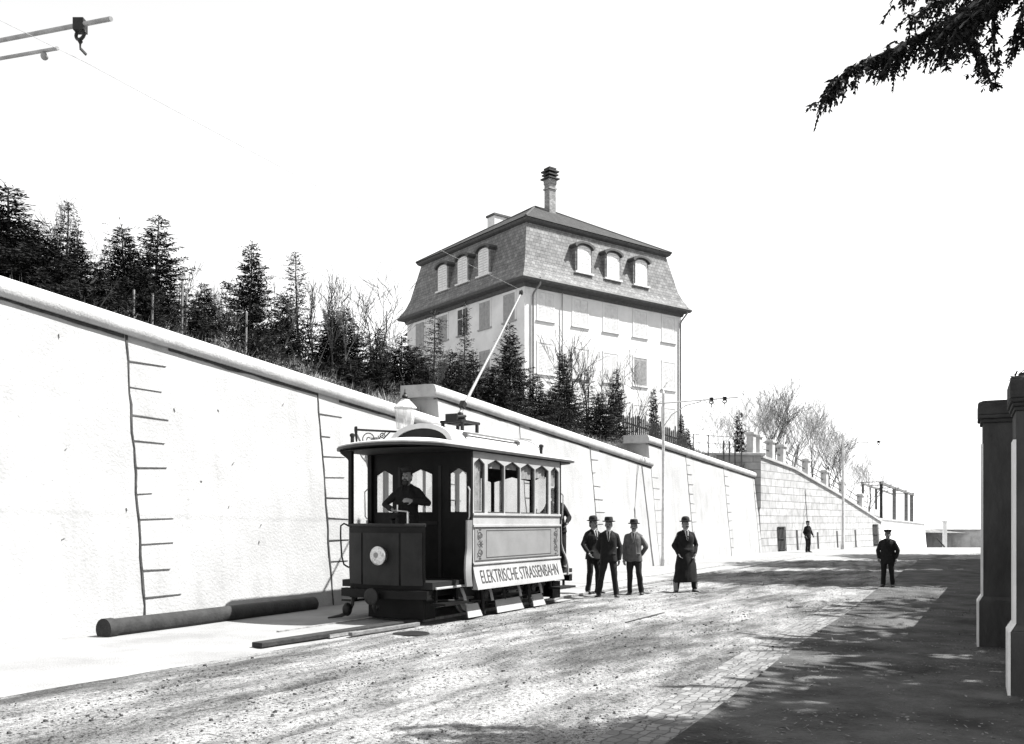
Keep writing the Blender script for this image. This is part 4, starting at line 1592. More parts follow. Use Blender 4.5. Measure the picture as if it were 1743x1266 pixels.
        # corner posts
        for sg in (-1, 1):
            m = MB()
            ya, yb = sorted((sg * (HWID + 0.004), sg * (HWID - 0.09)))
            m.box(*sorted((xb + nm * 0.085, xb + nm * 0.015)), ya, yb, 0.58, 3.04)
            m.build('corner_post', M['t_dark'], t, bevel=0.01)
    # ceiling under the roof
    m = MB()
    pass
    # ---- roof: curved sheet with rounded ends
    xa, xb = -1.24, XL + 1.10
    def plan(inset, n=14):
        pts = []
        W = 1.19 - inset
        for k in range(n + 1):
            w = -math.pi / 2 + math.pi * k / n
            pts.append((xb - 0.62 - inset + 0.62 * math.cos(w), W * math.sin(w)))
        for k in range(n + 1):
            w = math.pi / 2 + math.pi * k / n
            pts.append((xa + 0.45 + inset + 0.45 * math.cos(w), W * math.sin(w)))
        return pts
    def arch(y):
        return 3.055 + 0.05 * (1 - (y / 1.22) ** 2)
    m = MB()
    rings = []
    rings.append([(x, y, arch(y) - 0.02) for x, y in plan(0.05)])
    rings.append([(x, y, arch(y) - 0.015) for x, y in plan(0.0)])
    rings.append([(x, y, arch(y) + 0.015) for x, y in plan(0.0)])
    for ins in (0.02, 0.15, 0.4, 0.7, 0.95, 1.15):
        rings.append([(x, y, arch(y) + 0.025 + 0.10 * min(1, ins / 0.7)) for x, y in plan(ins)])
    m.loft(rings)
    rf = m.build('roof', M['t_roof'], t, smooth=True)
    m = MB()
    m.loft([[(x, y, arch(y) - 0.055) for x, y in plan(0.03)], [(x, y, arch(y) - 0.055) for x, y in plan(-0.012)], [(x, y, arch(y) - 0.012) for x, y in plan(-0.015)], [(x, y, arch(y) - 0.006) for x, y in plan(0.03)]])
    m.build('roof_edge', M['t_frame'], rf, smooth=True)
    m = MB()
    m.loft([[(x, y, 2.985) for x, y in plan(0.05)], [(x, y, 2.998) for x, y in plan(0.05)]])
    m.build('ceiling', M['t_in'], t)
    # raised arched deck light with a dark lunette
    m = MB()
    n = 16
    def ar(o, x):
        return [(x, (0.66 + o) * math.cos(math.pi * k / n), 3.17 + (0.33 + o) * math.sin(math.pi * k / n)) for k in range(n + 1)]
    x0, x1 = 0.06, XL + 0.1
    m.loft([ar(0.0, x0), ar(0.0, x1)][::-1])
    m.build('clerestory', M['t_roof'], rf, smooth=True)
    for xe, sgn in ((x0, -1), (x1, 1)):
        m = MB()
        q = [(xe + sgn * 0.0, 0.66 * math.cos(math.pi * k / n), 3.13 + 0.33 * math.sin(math.pi * k / n)) for k in range(n + 1)]
        rr = []
        for k in range(n + 1):
            w = math.pi * k / n
            c, s = math.cos(w), math.sin(w)
            rr.append([(xe + sgn * 0.06, 0.58 * c, 3.17 + 0.27 * s), (xe + sgn * 0.06, 0.69 * c, 3.17 + 0.36 * s), (xe - sgn * 0.05, 0.69 * c, 3.17 + 0.36 * s), (xe - sgn * 0.05, 0.58 * c, 3.17 + 0.27 * s)])
        m.loft(rr)
        m.build('lunette_rim', M['t_roof'], rf)
        m = MB()
        q = [Vector((xe + sgn * 0.012, 0.60 * math.cos(math.pi * k / n), 3.16 + 0.29 * math.sin(math.pi * k / n))) for k in range(n + 1)]
        m.prism(q, (0, 0, 0), (sgn * 0.01, 0, 0))
        m.build('lunette', M['t_in'], rf)
    # small roof fittings
    for (x, y, hgt) in ((-0.78, 0.92, 0.22), (XL - 0.55, -0.98, 0.22)):
        m = MB()
        zz = arch(y) + 0.01
        m.lathe([(0.035, 0), (0.035, hgt * 0.8), (0.05, hgt * 0.82), (0.05, hgt), (0.02, hgt + 0.02)], (x, y, zz), 10)
        m.build('roof_lamp', M['iron'], rf, smooth=True)
    m = MB()
    m.box(0.55, 2.6, -0.62, -0.56, 3.37, 3.40)
    m.box(0.55, 0.6, -0.66, -0.5, 3.30, 3.37)
    m.box(2.55, 2.6, -0.66, -0.5, 3.30, 3.37)
    m.build('walkway_board', M['timber_pale'], rf)
    # ---- trolley base and pole
    tx, tz = 1.36, 3.64
    m = MB()
    for y in (-0.22, 0.22):
        m.box(tx - 0.34, tx + 0.34, y - 0.025, y + 0.025, tz, tz + 0.05)
    for x in (-0.34, -0.1, 0.28):
        m.box(tx + x, tx + x + 0.06, -0.19, 0.19, tz + 0.003, tz + 0.047)
    for x in (-0.28, 0.26):
        for y in (-0.22, 0.22):
            m.box(tx + x - 0.025, tx + x + 0.025, y - 0.025, y + 0.025, 3.36, tz)
    m.lathe([(0.11, 0), (0.11, 0.06), (0.07, 0.08), (0.06, 0.16), (0.04, 0.18)], (tx, 0, tz + 0.05), 16)
    for y in (-0.1, 0.1):
        m.tube([(tx - 0.30, y, tz + 0.11), (tx + 0.02, y, tz + 0.15)], 0.03, 8)
    m.box(tx - 0.33, tx - 0.29, -0.13, 0.13, tz + 0.05, tz + 0.17)
    tb = m.build('trolley_base', M['iron'], t, smooth=False)
    tip = Vector((3.83, 0.0, 6.70))
    a = Vector((tx + 0.0, 0, tz + 0.22))
    m = MB()
    m.tube([a, a.lerp(tip, 0.25), a.lerp(tip, 0.6) + Vector((0.01, 0, -0.01)), tip], [0.034, 0.028, 0.021, 0.015], 10)
    pole = m.build('trolley_pole', M['pole_grey'], t, smooth=True)
    m = MB()
    m.lathe([(0.03, -0.02), (0.06, -0.018), (0.045, 0.0), (0.06, 0.018), (0.03, 0.02)], tip + Vector((0.02, 0, 0.04)), 14, axis='y')
    m.beam(tip + Vector((0, -0.03, 0)), tip + Vector((0.03, -0.03, 0.06)), 0.012, 0.04)
    m.beam(tip + Vector((0, 0.03, 0)), tip + Vector((0.03, 0.03, 0.06)), 0.012, 0.04)
    m.build('trolley_wheel', M['iron'], pole, smooth=True)
    m = MB()
    m.beam(a + Vector((0.05, 0, 0.10)), a + Vector((0.13, 0, 0.22)), 0.10, 0.10)
    m.build('pole_clamp', M['iron'], pole)
    # ---- platforms, front and rear
    for end in (0, 1):
        def X(x):
            return x if end == 0 else XL - x
        def T(p):
            return (X(p[0]), p[1], p[2])
        yl = (-0.80, 0.80)
        n = 12
        def bow(y, z):
            return -1.02 - 0.15 * (1 - (y / 0.8) ** 2) + (0.06 if z < 0.9 else 0.0) * (0.9 - z) / 0.3 * 0.5
        m = MB()
        rings = []
        for z in (0.58, 0.75, 0.95, 1.2, 1.45, 1.66):
            out = [(bow(yl[0] + (yl[1] - yl[0]) * k / n, z), (yl[0] + (yl[1] - yl[0]) * k / n), z) for k in range(n + 1)]
            inn = [(x + 0.045, y * 0.965, z) for x, y, z in reversed(out)]
            rings.append([T(p) for p in out + inn])
        if end == 1:
            rings.reverse()
        m.loft(rings)
        dash = m.build('dash', M['t_dark'], t, smooth=True)
        m = MB()
        for (ya, yb) in ((-0.76, -0.40), (-0.36, 0.40), (0.44, 0.76)):
            k = 8
            out = []
            rr = []
            for i in range(k + 1):
                y = ya + (yb - ya) * i / k
                x = bow(y, 1.2)
                rr.append([T((x - 0.012, y, 0.68)), T((x - 0.012, y, 1.56)), T((x + 0.01, y, 1.56)), T((x + 0.01, y, 0.68))])
            if end == 1:
                rr.reverse()
            m.loft(rr)
        m.build('dash_panel', M['t_dark2'], dash, smooth=True)
        m = MB()
        pts = [T((bow(y, 1.7) + 0.02, y, 1.69)) for y in [yl[0] + (yl[1] - yl[0]) * k / n for k in range(n + 1)]]
        m.tube(pts, 0.032, 8)
        m.build('dash_rail', M['iron'], dash, smooth=True)
        m = MB()
        rr = []
        for k in range(n + 1):
            y = -0.9 + 1.8 * k / n
            x = -1.06 - 0.16 * (1 - (y / 0.9) ** 2)
            rr.append([T((x - 0.05, y, 0.46)), T((x - 0.05, y, 0.60)), T((x + 0.10, y, 0.60)), T((x + 0.10, y, 0.46))])
        if end == 1:
            rr.reverse()
        m.loft(rr)
        m.build('bumper_beam', M['t_dark'], t, smooth=True)
        # lantern
        if end == 0:
            yc, zc = -0.04, 1.18
            xc = bow(yc, 1.2) - 0.01
            m = MB()
            m.lathe([(0.09, 0.0), (0.13, -0.03), (0.155, -0.10), (0.16, -0.13), (0.148, -0.14)], (xc, yc, zc), 28, axis='x')
            hl = m.build('headlamp', M['brass'], t, smooth=True)
            m = MB()
            m.lathe([(0.146, -0.125), (0.135, -0.145), (0.09, -0.160), (0.03, -0.168)], (xc, yc, zc), 28, axis='x')
            m.build('lens', M['lens'], hl, smooth=True)
            m = MB()
            m.lathe([(0.05, -0.163), (0.045, -0.172), (0.0, -0.174)], (xc, yc + 0.01, zc + 0.01), 14, axis='x')
            m.build('burner', M['t_panel'], hl, smooth=True)
        # coupling, hook and buffer
        m = MB()
        m.box(*sorted((X(-1.28), X(-1.12))), -0.04, 0.10, 0.44, 0.56)
        m.tube([T((-1.20, 0.03, 0.5)), T((-1.36, 0.03, 0.5))], 0.05, 10)
        m.lathe([(0.04, 0), (0.13, 0.02), (0.14, 0.05), (0.10, 0.07)], T((-1.36 if end == 0 else -1.36, 0.03, 0.5)), 18, axis='x') if end == 1 else m.lathe([(0.10, -0.07), (0.14, -0.05), (0.13, -0.02), (0.04, 0)], (-1.36, 0.03, 0.5), 18, axis='x')
        pts = [T((-1.3, 0.03 + 0.0, 0.43)), T((-1.33, 0.03, 0.32)), T((-1.29, 0.03, 0.25)), T((-1.22, 0.03, 0.27)), T((-1.20, 0.03, 0.33))]
        m.tube(pts, 0.03, 8)
        m.build('coupling', M['iron'], t, smooth=True)
        # roof posts
        for y in (-0.78, 0.80):
            m = MB()
            if y > 0:
                m.box(*sorted((X(-0.93), X(-1.0))), y - 0.035, y + 0.035, 1.66, 3.02)
                m.prism([Vector(T((-0.965, y - 0.012, 2.72))), Vector(T((-0.965, y - 0.012, 3.02))), Vector(T((-0.965, y + 0.26, 3.02))), Vector(T((-0.965, y + 0.24, 2.96))), Vector(T((-0.965, y + 0.08, 2.85)))], (0, 0, 0), (0.03, 0, 0))
                m.build('platform_post', M['t_dark'], t)
        # hoop handrail outside the dash at the left
        m = MB()
        for yy in ((0.86, 0.86) if end == 0 else (0.86,)):
            pts = [T((-0.98, 0.84, 1.68)), T((-1.0, 0.93, 1.72)), T((-1.02, 0.985, 1.68)), T((-1.02, 0.99, 1.5)), T((-1.02, 0.965, 1.15)), T((-1.0, 0.93, 1.0)), T((-0.98, 0.84, 0.95))]
        m.tube(pts, 0.016, 8)
        m.build('grab_rail', M['iron'], t, smooth=True)
        # low step shoes
        for sg in (-1, 1):
            m = MB()
            m.box(*sorted((X(-0.86), X(-0.10))), *sorted((sg * 0.82, sg * 1.10)), 0.34, 0.38)
            for x in (-0.80, -0.16):
                m.box(*sorted((X(x), X(x + 0.05))), *sorted((sg * 0.83, sg * 0.87)), 0.38, 0.62)
            m.build('step', M['iron'] if not (sg < 0 and end == 0) else M['t_dark'], t)
            m = MB()
            m.box(*sorted((X(-0.95), X(-0.03))), *sorted((sg * 0.951, sg * 0.985)), 0.615, 0.655)
            m.build('platform_sill', M['t_white'] if sg < 0 else M['t_dark'], t, bevel=0.01)
        # pale body-end wing curving down to the platform edge
        for sg in (-1, 1):
            m = MB()
            prof = [(-0.06, 1.78, 0.0), (-0.065, 1.55, 0.0), (-0.075, 1.30, 0.005), (-0.11, 1.15, 0.02), (-0.17, 1.04, 0.05), (-0.21, 0.92, 0.07), (-0.22, 0.78, 0.085), (-0.20, 0.64, 0.09)]
            rr = []
            for (x, z, o) in prof:
                wd = 0.10 if z > 1.2 else 0.125
                rr.append([T((x - wd, sg * (HWID - 0.06 + o), z)), T((x, sg * (HWID - 0.02 + o), z)), T((x, sg * (HWID + 0.015 + o), z)), T((x - wd, sg * (HWID - 0.025 + o), z))])
            m.loft(rr)
            m.build('entry_wing', M['t_panel'], t, smooth=True)
            m = MB()
            m.tube([T((-0.13, sg * 1.10, 1.80)), T((-0.15, sg * 1.13, 1.85)), T((-0.15, sg * 1.14, 2.3)), T((-0.12, sg * 1.09, 2.36))], 0.014, 8)
            m.build('entry_handrail', M['brass'], t, smooth=True)
        # lifeguard apron and track brake plate
        m = MB()
        m.box(*sorted((X(-0.93), X(-0.86))), -0.70, 0.45, 0.10, 0.46)
        m.box(*sorted((X(-0.86), X(-0.55))), -0.70, -0.62, 0.10, 0.46)
        m.box(*sorted((X(-0.86), X(-0.55))), 0.37, 0.45, 0.10, 0.46)
        m.build('lifeguard', M['t_dark'], t, bevel=0.01)
        m = MB()
        m.tube([T((-0.9, 0.80, 0.46)), T((-0.93, 0.80, 0.3)), T((-0.98, 0.84, 0.17)), T((-1.10, 0.92, 0.11)), T((-1.34, 1.0, 0.09))], [0.035, 0.04, 0.05, 0.045, 0.02], 8, flat=0.6)
        m.ball(T((-1.02, 0.84, 0.22)), (0.10, 0.08, 0.12), 12, 8)
        m.build('brake_shoe', M['iron'], t, smooth=True)
        # controller and hand brake
        m = MB()
        m.lathe([(0.16, 0.74), (0.16, 1.62), (0.18, 1.64), (0.18, 1.68), (0.03, 1.70), (0.03, 1.78)], T((-0.80, 0.02, 0)), 18)
        m.tube([T((-0.95, -0.04, 1.79)), T((-0.80, 0.02, 1.79)), T((-0.70, 0.06, 1.80))], 0.018, 8)
        m.build('controller', M['t_dark2'] if end else M['t_dark'], t, smooth=True)
        m = MB()
        m.tube([T((-0.86, -0.34, 0.74)), T((-0.86, -0.34, 1.92))], 0.022, 8)
        m.tube([T((-0.86, -0.34, 1.92)), T((-0.88, -0.14, 1.94)), T((-0.88, -0.14, 2.04))], 0.017, 8)
        m.tube([T((-0.98, -0.12, 1.66)), T((-1.0, 0.02, 1.67)), T((-1.02, -0.30, 1.665))], 0.012, 6)
        m.build('hand_brake', M['brass'], t, smooth=True)
    # ---- truck
    for x in (0.78, 2.66):
        for y in (-0.5, 0.5):
            m = MB()
            rim = [(0.06, -0.05), (0.30, -0.045), (0.33, -0.06), (0.385, -0.055), (0.385, -0.03), (0.36, -0.025), (0.355, 0.05), (0.32, 0.055), (0.30, 0.02), (0.06, 0.03)]
            m.lathe([(a, b * (1 if y > 0 else -1)) for a, b in (rim if y < 0 else rim)], (x, y, 0.435), 28, axis='y')
            m.build('wheel', M['steel'], t, smooth=True)
        m = MB()
        m.tube([(x, -0.78, 0.43), (x, 0.78, 0.43)], 0.05, 10)
        m.build('axle', M['iron'], t, smooth=True)
        for sg in (-1, 1):
            m = MB()
            m.box(x - 0.13, x + 0.13, *sorted((sg * 0.74, sg * 0.90)), 0.32, 0.55)
            m.box(x - 0.17, x - 0.13, *sorted((sg * 0.76, sg * 0.86)), 0.22, 0.6)
            m.box(x + 0.13, x + 0.17, *sorted((sg * 0.76, sg * 0.86)), 0.22, 0.6)
            m.lathe([(0.09, 0), (0.09, 0.03), (0.03, 0.04)] if sg > 0 else [(0.03, -0.04), (0.09, -0.03), (0.09, 0)], (x, sg * 0.90, 0.44), 14, axis='y')
            m.build('axle_box', M['iron'], t, bevel=0.01)
    for sg in (-1, 1):
        m = MB()
        ya, yb = sorted((sg * 0.78, sg * 0.83))
        m.box(0.40, 3.04, ya, yb, 0.30, 0.36)
        m.tube([(0.30, sg * 0.86, 0.34), (1.72, sg * 0.86, 0.27), (3.1, sg * 0.86, 0.34)], 0.022, 8)
        for x in (1.15, 1.72, 2.28):
            # bearing springs
            pts = [(x + 0.055 * math.cos(k * 0.7), sg * 0.80 + 0.055 * math.sin(k * 0.7), 0.37 + 0.19 * k / 44) for k in range(45)]
            m.tube(pts, 0.012, 5)
        m.build('truck_frame', M['iron'], t)
        for x0, x1 in ((0.02, 0.40), (1.05, 1.98), (2.50, 2.92)):
            m = MB()
            m.prism([Vector((x0, sg * 0.95, 0.30)), Vector((x1, sg * 0.95, 0.30)), Vector((x1 + 0.06, sg * 1.02, 0.07)), Vector((x0 - 0.05, sg * 1.02, 0.07))], (0, 0, 0), (0, sg * 0.02, 0))
            m.build('wheel_guard', M['t_white'], t)
        for x0 in (0.02, 0.95, 2.05, 2.95):
            m = MB()
            m.tube([(x0, sg * 0.86, 0.58), (x0 - 0.01, sg * 0.93, 0.45), (x0, sg * 0.96, 0.3)], [0.035, 0.03, 0.028], 6)
            m.build('guard_bracket', M['t_white'], t, smooth=True)
        for x0 in (0.62, 1.40, 2.42, 2.98):
            m = MB()
            m.tube([(x0, sg * 0.92, 0.55), (x0 + 0.02, sg * 0.94, 0.40), (x0, sg * 0.95, 0.20), (x0 + 0.03, sg * 0.97, 0.08)], [0.03, 0.035, 0.03, 0.02], 6)
            m.build('brake_hanger', M['iron'], t, smooth=True)
        m = MB()
        m.tube([(-0.98, sg * 0.80, 0.44), (0.0, sg * 0.9, 0.37)], 0.018, 6)
        m.build('brake_rod', M['iron'], t, smooth=True)
    m = MB()
    m.box(1.2, 2.2, -0.45, 0.45, 0.16, 0.52)
    m.build('motor_case', M['iron'], t, bevel=0.03)
    return t
# ------------------------------------------------------------------ people
def hand(mb, wrist, direc, palm, curl=0.5, thumb_side=None):
    """five fingers of unequal length rooted in the palm"""
    d = Vector(direc).normalized()
    pn = Vector(palm)
    pn = (pn - d * pn.dot(d)).normalized()
    s = d.cross(pn)
    if thumb_side is not None and s.dot(Vector(thumb_side)) < 0:
        s = -s
    w = Vector(wrist)
    mb.capsule(w - d * 0.03, w + d * 0.01, 0.026, 0.027, 8)
    for k in (-1, 0, 1):
        mb.capsule(w + d * 0.012 + s * 0.016 * k, w + d * 0.085 + s * 0.027 * k, 0.017, 0.014, 8)
    for k, L in ((1.5, 0.072), (0.5, 0.082), (-0.5, 0.076), (-1.5, 0.058)):
        p = w + d * 0.09 + s * 0.0215 * k
        c = curl
        for f, r0, r1 in ((0.45, 0.0095, 0.009), (0.32, 0.009, 0.008), (0.23, 0.008, 0.0065)):
            v = (d * math.cos(c) + pn * math.sin(c)).normalized()
            q = p + v * L * f
            mb.capsule(p, q, r0, r1, 7)
            p = q
            c += curl * 0.8
    p = w + d * 0.03 + s * 0.032
    v = (d * 0.65 + s * 0.7 + pn * 0.25).normalized()
    q = p + v * 0.038
    mb.capsule(p, q, 0.0125, 0.0105, 7)
    mb.capsule(q, q + (d * 0.9 + s * 0.25 + pn * 0.35).normalized() * 0.032, 0.0105, 0.008, 7)

def ell(cx, cy, z, rx, ry, n=20, sq=1.0):
    out = []
    for k in range(n):
        w = 2 * math.pi * k / n
        c, s = math.cos(w), math.sin(w)
        c = math.copysign(abs(c) ** sq, c)
        s = math.copysign(abs(s) ** sq, s)
        out.append(Vector((cx + rx * c, cy + ry * s, z)))
    return out

def person(label, loc, rotz, H=1.75, feet=((-0.13, 0.0, 12), (0.13, 0.0, -12)), arms=None, coat='jacket', cloth='cloth_dark', trousers='cloth_dark',
           hat='bowler', lean=(0, 0), head_turn=0.0, head_tilt=0.0, seed=1, group=None, beard='moustache', shirt=True, hem=0.80, gaiters=False, cat='person', knee=None, floor=0.0, scale_w=1.0, open_jacket=False):
    """local frame: faces -y, x is to the viewer's right; feet (x, y, toe-out in degrees)"""
    o = thing('person', label, cat, loc, rotz, group)
    k = H / 1.75
    o.scale = (k * scale_w, k * scale_w, k)
    lx, ly = lean
    hipz = 0.90
    def up(p):    # upper body leans
        f = max(0, (p[2] - hipz)) / 0.8
        return Vector((p[0] + lx * f, p[1] + ly * f, p[2]))
    if arms is None:
        arms = [((-0.25, 0.03, 1.13), (-0.20, -0.08, 0.92)), ((0.25, 0.03, 1.13), (0.20, -0.08, 0.92))]
    sh = [up((-0.170, 0.015, 1.375)), up((0.170, 0.015, 1.375))]
    el = [up(a[0]) for a in arms]
    wr = [up(a[1]) for a in arms]
    # ---- body: one continuous skin
    b = MB()
    HC = up((0, -0.005, 1.63))
    ct, st = math.cos(head_turn), math.sin(head_turn)
    def hd(x, y, z):
        y2, z2 = y * math.cos(head_tilt) - z * math.sin(head_tilt), y * math.sin(head_tilt) + z * math.cos(head_tilt)
        return HC + Vector((x * ct - y2 * st, x * st + y2 * ct, z2))
    def hb(c, r):
        b.ball(hd(*c), r, 14, 10)
    hb((0, 0.012, 0.02), (0.075, 0.093, 0.098))
    hb((0, -0.022, -0.045), (0.060, 0.070, 0.082))
    hb((0, -0.045, -0.095), (0.034, 0.034, 0.028))
    b.capsule(hd(0, -0.088, 0.005), hd(0, -0.110, -0.032), 0.010, 0.015, 8)
    b.capsule(hd(-0.036, -0.076, 0.022), hd(0.036, -0.076, 0.022), 0.013, 0.013, 8)
    for sx in (-1, 1):
        hb((sx * 0.077, 0.01, -0.02), (0.012, 0.022, 0.032))
        hb((sx * 0.040, -0.062, -0.035), (0.022, 0.024, 0.022))
    b.capsule(hd(-0.018, -0.086, -0.068), hd(0.018, -0.086, -0.068), 0.009, 0.009, 8)
    b.capsule(up((0, 0.015, 1.44)), hd(0, 0.015, -0.06), 0.056, 0.053, 12)
    rings = [ell(*up((0, 0.01, z)).xy, z, rx, ry) for z, rx, ry in ((0.86, 0.15, 0.10), (1.0, 0.145, 0.095), (1.15, 0.14, 0.095), (1.3, 0.165, 0.105), (1.40, 0.16, 0.085), (1.46, 0.075, 0.06))]
    b.loft(rings)
    for i in (0, 1):
        b.capsule(sh[i], el[i], 0.052, 0.042)
        b.capsule(el[i], wr[i], 0.040, 0.029)
        v = wr[i] - el[i]
        inward = Vector((0.4 if i == 0 else -0.4, -0.3, 0)) + (Vector((0, 0, 0)))
        hand(b, wr[i] + v.normalized() * 0.01, v, inward, 0.35, thumb_side=Vector((0, -1, 0.2)))
    hips = [Vector((-0.085, 0.0, hipz)), Vector((0.085, 0.0, hipz))]
    ank, kn = [], []
    for i in (0, 1):
        fx, fy, to = feet[i]
        a = Vector((fx, fy, 0.085))
        ank.append(a)
        kk = hips[i].lerp(a, 0.50) + Vector((0, -0.035 if knee is None else knee[i], 0.02))
        kn.append(kk)
        b.capsule(hips[i], kk, 0.075, 0.05)
        b.capsule(kk, a, 0.046, 0.035)
        td = Vector((math.sin(R(to)), -math.cos(R(to)), 0))
        b.capsule(a - Vector((0, 0, 0.04)), a + td * 0.13 - Vector((0, 0, 0.05)), 0.035, 0.028)
    remeshed(b, 'body', M['skin'], o, 0.0085, 3)
    # ---- eyes, hair, moustache
    for sx in (-1, 1):
        e = MB()
        e.ball(hd(sx * 0.030, -0.080, 0.0), 0.0095, 10, 6)
        e.build('eye', M['leather'], o, smooth=True)
    hr = MB()
    hr.ball(hd(0, 0.028, 0.018), (0.081, 0.088, 0.090), 16, 10)
    hr.v = [v for v in hr.v]
    hr.ball(hd(0, 0.06, -0.04), (0.062, 0.045, 0.06), 12, 8)
    hr.build('hair', M['hair'], o, smooth=True)
    if beard:
        mb_ = MB()
        mb_.capsule(hd(-0.032, -0.088, -0.062), hd(0, -0.104, -0.050), 0.007, 0.011, 8)
        mb_.capsule(hd(0.032, -0.088, -0.062), hd(0, -0.104, -0.050), 0.007, 0.011, 8)
        if beard == 'full':
            mb_.ball(hd(0, -0.055, -0.105), (0.055, 0.050, 0.055), 12, 8)
        mb_.build('moustache' if beard != 'full' else 'beard', M['hair'], o, smooth=True)
    # ---- hat
    if hat:
        m = MB()
        hz = 0.062
        if hat == 'bowler':
            prof = [(0.070, -0.005), (0.130, 0.006), (0.142, 0.018), (0.136, 0.024), (0.097, 0.010), (0.095, 0.055), (0.087, 0.095), (0.066, 0.122), (0.035, 0.132), (0.004, 0.135)]
        elif hat == 'homburg':
            prof = [(0.075, -0.004), (0.130, 0.002), (0.152, 0.016), (0.144, 0.020), (0.099, 0.006), (0.096, 0.055), (0.088, 0.100), (0.070, 0.113), (0.035, 0.100), (0.004, 0.095)]
        else:   # peaked cap
            prof = [(0.070, 0.0), (0.092, 0.0), (0.093, 0.035), (0.108, 0.06), (0.104, 0.075), (0.06, 0.084), (0.004, 0.086)]
        m.lathe(prof, (0, 0, 0), 28)
        if hat == 'cap':
            m.hexa([(-0.06, -0.085, 0.0), (0.06, -0.085, 0.0), (0.045, -0.14, -0.02), (-0.045, -0.14, -0.02)][::-1], [(-0.06, -0.085, 0.012), (0.06, -0.085, 0.012), (0.045, -0.14, -0.010), (-0.045, -0.14, -0.010)][::-1])
        m.v = [tuple(hd(x, 1.12 * y + 0.012, z + hz - 0.05 * y)) for x, y, z in m.v]
        ho = m.build('hat', M['felt'], o, smooth=True)
        if hat != 'cap':
            m = MB()
            m.lathe([(0.0985, 0.010), (0.0965, 0.038)], (0, 0, 0), 28)
            m.f = m.f[:-2]
            m.v = [tuple(hd(x, 1.12 * y + 0.012, z + hz - 0.05 * y)) for x, y, z in m.v]
            m.build('hat_band', M['leather'], ho, smooth=True)
    # ---- trousers and boots
    m = MB()
    m.loft([ell(0, 0.005, z, rx, ry) for z, rx, ry in ((0.80, 0.15, 0.105), (0.9, 0.165, 0.115), (1.0, 0.16, 0.112), (1.06, 0.155, 0.11))])
    for i in (0, 1):
        a = ank[i] + Vector((0, 0.005, 0.0))
        m.capsule(hips[i] + Vector((0, 0, -0.02)), kn[i], 0.098, 0.074)
        m.capsule(kn[i], a.lerp(kn[i], 0.12), 0.072, 0.064)
        m.loft([ell(a.x, a.y, a.z + 0.10, 0.062, 0.066), ell(a.x, a.y - 0.004, a.z - 0.02, 0.062, 0.075)])
    remeshed(m, 'trousers', M[trousers], o, 0.013, 4, 0.012, 10, seed)
    for i in (0, 1):
        to = feet[i][2]
        td = Vector((math.sin(R(to)), -math.cos(R(to)), 0))
        sd = Vector((td.y, -td.x, 0))
        m = MB()
        rr = []
        for (f, w, h0, h1) in ((-0.085, 0.02, 0.01, 0.07), (-0.06, 0.038, 0.0, 0.13), (0.02, 0.042, 0.0, 0.12), (0.08, 0.046, 0.0, 0.075), (0.14, 0.048, 0.0, 0.055), (0.185, 0.034, 0.006, 0.045), (0.20, 0.012, 0.012, 0.034)):
            c = ank[i] + td * f
            rr.append([Vector((c.x, c.y, 0)) + sd * (w * math.cos(a)) + Vector((0, 0, (h0 + h1) / 2 + (h1 - h0) / 2 * math.sin(a))) for a in [2 * math.pi * q / 12 for q in range(12)]])
        m.loft(rr)
        bt = m.build('boot', M['leather'], o, smooth=True)
        if gaiters:
            m = MB()
            m.loft([ell(ank[i].x, ank[i].y, 0.075, 0.058, 0.085), ell(ank[i].x, ank[i].y, 0.12, 0.058, 0.066), ell(ank[i].x, ank[i].y, 0.26, 0.071, 0.073)])
            m.build('gaiter', M['gaiter'], o, smooth=True)
    # ---- coat
    m = MB()
    if coat == 'jacket':
        prof = ((hem, 0.205, 0.140), (hem + 0.10, 0.196, 0.136), (1.00, 0.182, 0.128), (1.12, 0.178, 0.124), (1.25, 0.190, 0.130), (1.34, 0.190, 0.125), (1.40, 0.155, 0.105), (1.445, 0.100, 0.080), (1.485, 0.070, 0.066))
    else:
        prof = ((0.27, 0.300, 0.22), (0.45, 0.275, 0.20), (0.70, 0.240, 0.175), (0.90, 0.205, 0.15), (1.00, 0.193, 0.14), (1.12, 0.188, 0.132), (1.25, 0.198, 0.135), (1.34, 0.196, 0.130), (1.40, 0.160, 0.108), (1.445, 0.105, 0.085), (1.49, 0.076, 0.072))
    m.loft([ell(*up((0, 0.005, z)).xy, z, rx, ry, 24, 0.95) for z, rx, ry in prof])
    for sx in (-1, 1):
        m.capsule(up((sx * 0.055, 0.02, 1.45)), up((sx * 0.165, 0.018, 1.385)), 0.050, 0.060, 10)
    for i in (0, 1):
        m.capsule(sh[i] + Vector((0.01 if i == 0 else -0.01, 0, 0)), el[i], 0.068, 0.058)
        m.capsule(el[i], wr[i].lerp(el[i], 0.06), 0.058, 0.046)
    # lapels and pockets
    for sx in (-1, 1):
        m.capsule(up((sx * 0.065, -0.085, 1.455)), up((sx * 0.018, -0.128, 1.22)), 0.020, 0.014, 8)
        m.capsule(up((sx * 0.07, 0.0, 1.49)), up((sx * 0.06, -0.07, 1.46)), 0.022, 0.020, 8)
        m.capsule(up((sx * 0.15, -0.088, 0.98)), up((sx * 0.09, -0.118, 0.98)), 0.014, 0.014, 6)
    if coat != 'jacket':
        m.loft([ell(0, 0.0, 1.005, 0.200, 0.147), ell(0, 0.0, 1.05, 0.198, 0.145)])
    remeshed(m, 'coat' if coat != 'jacket' else 'jacket', M[cloth], o, 0.012, 4, 0.018, 8, seed * 3.7)
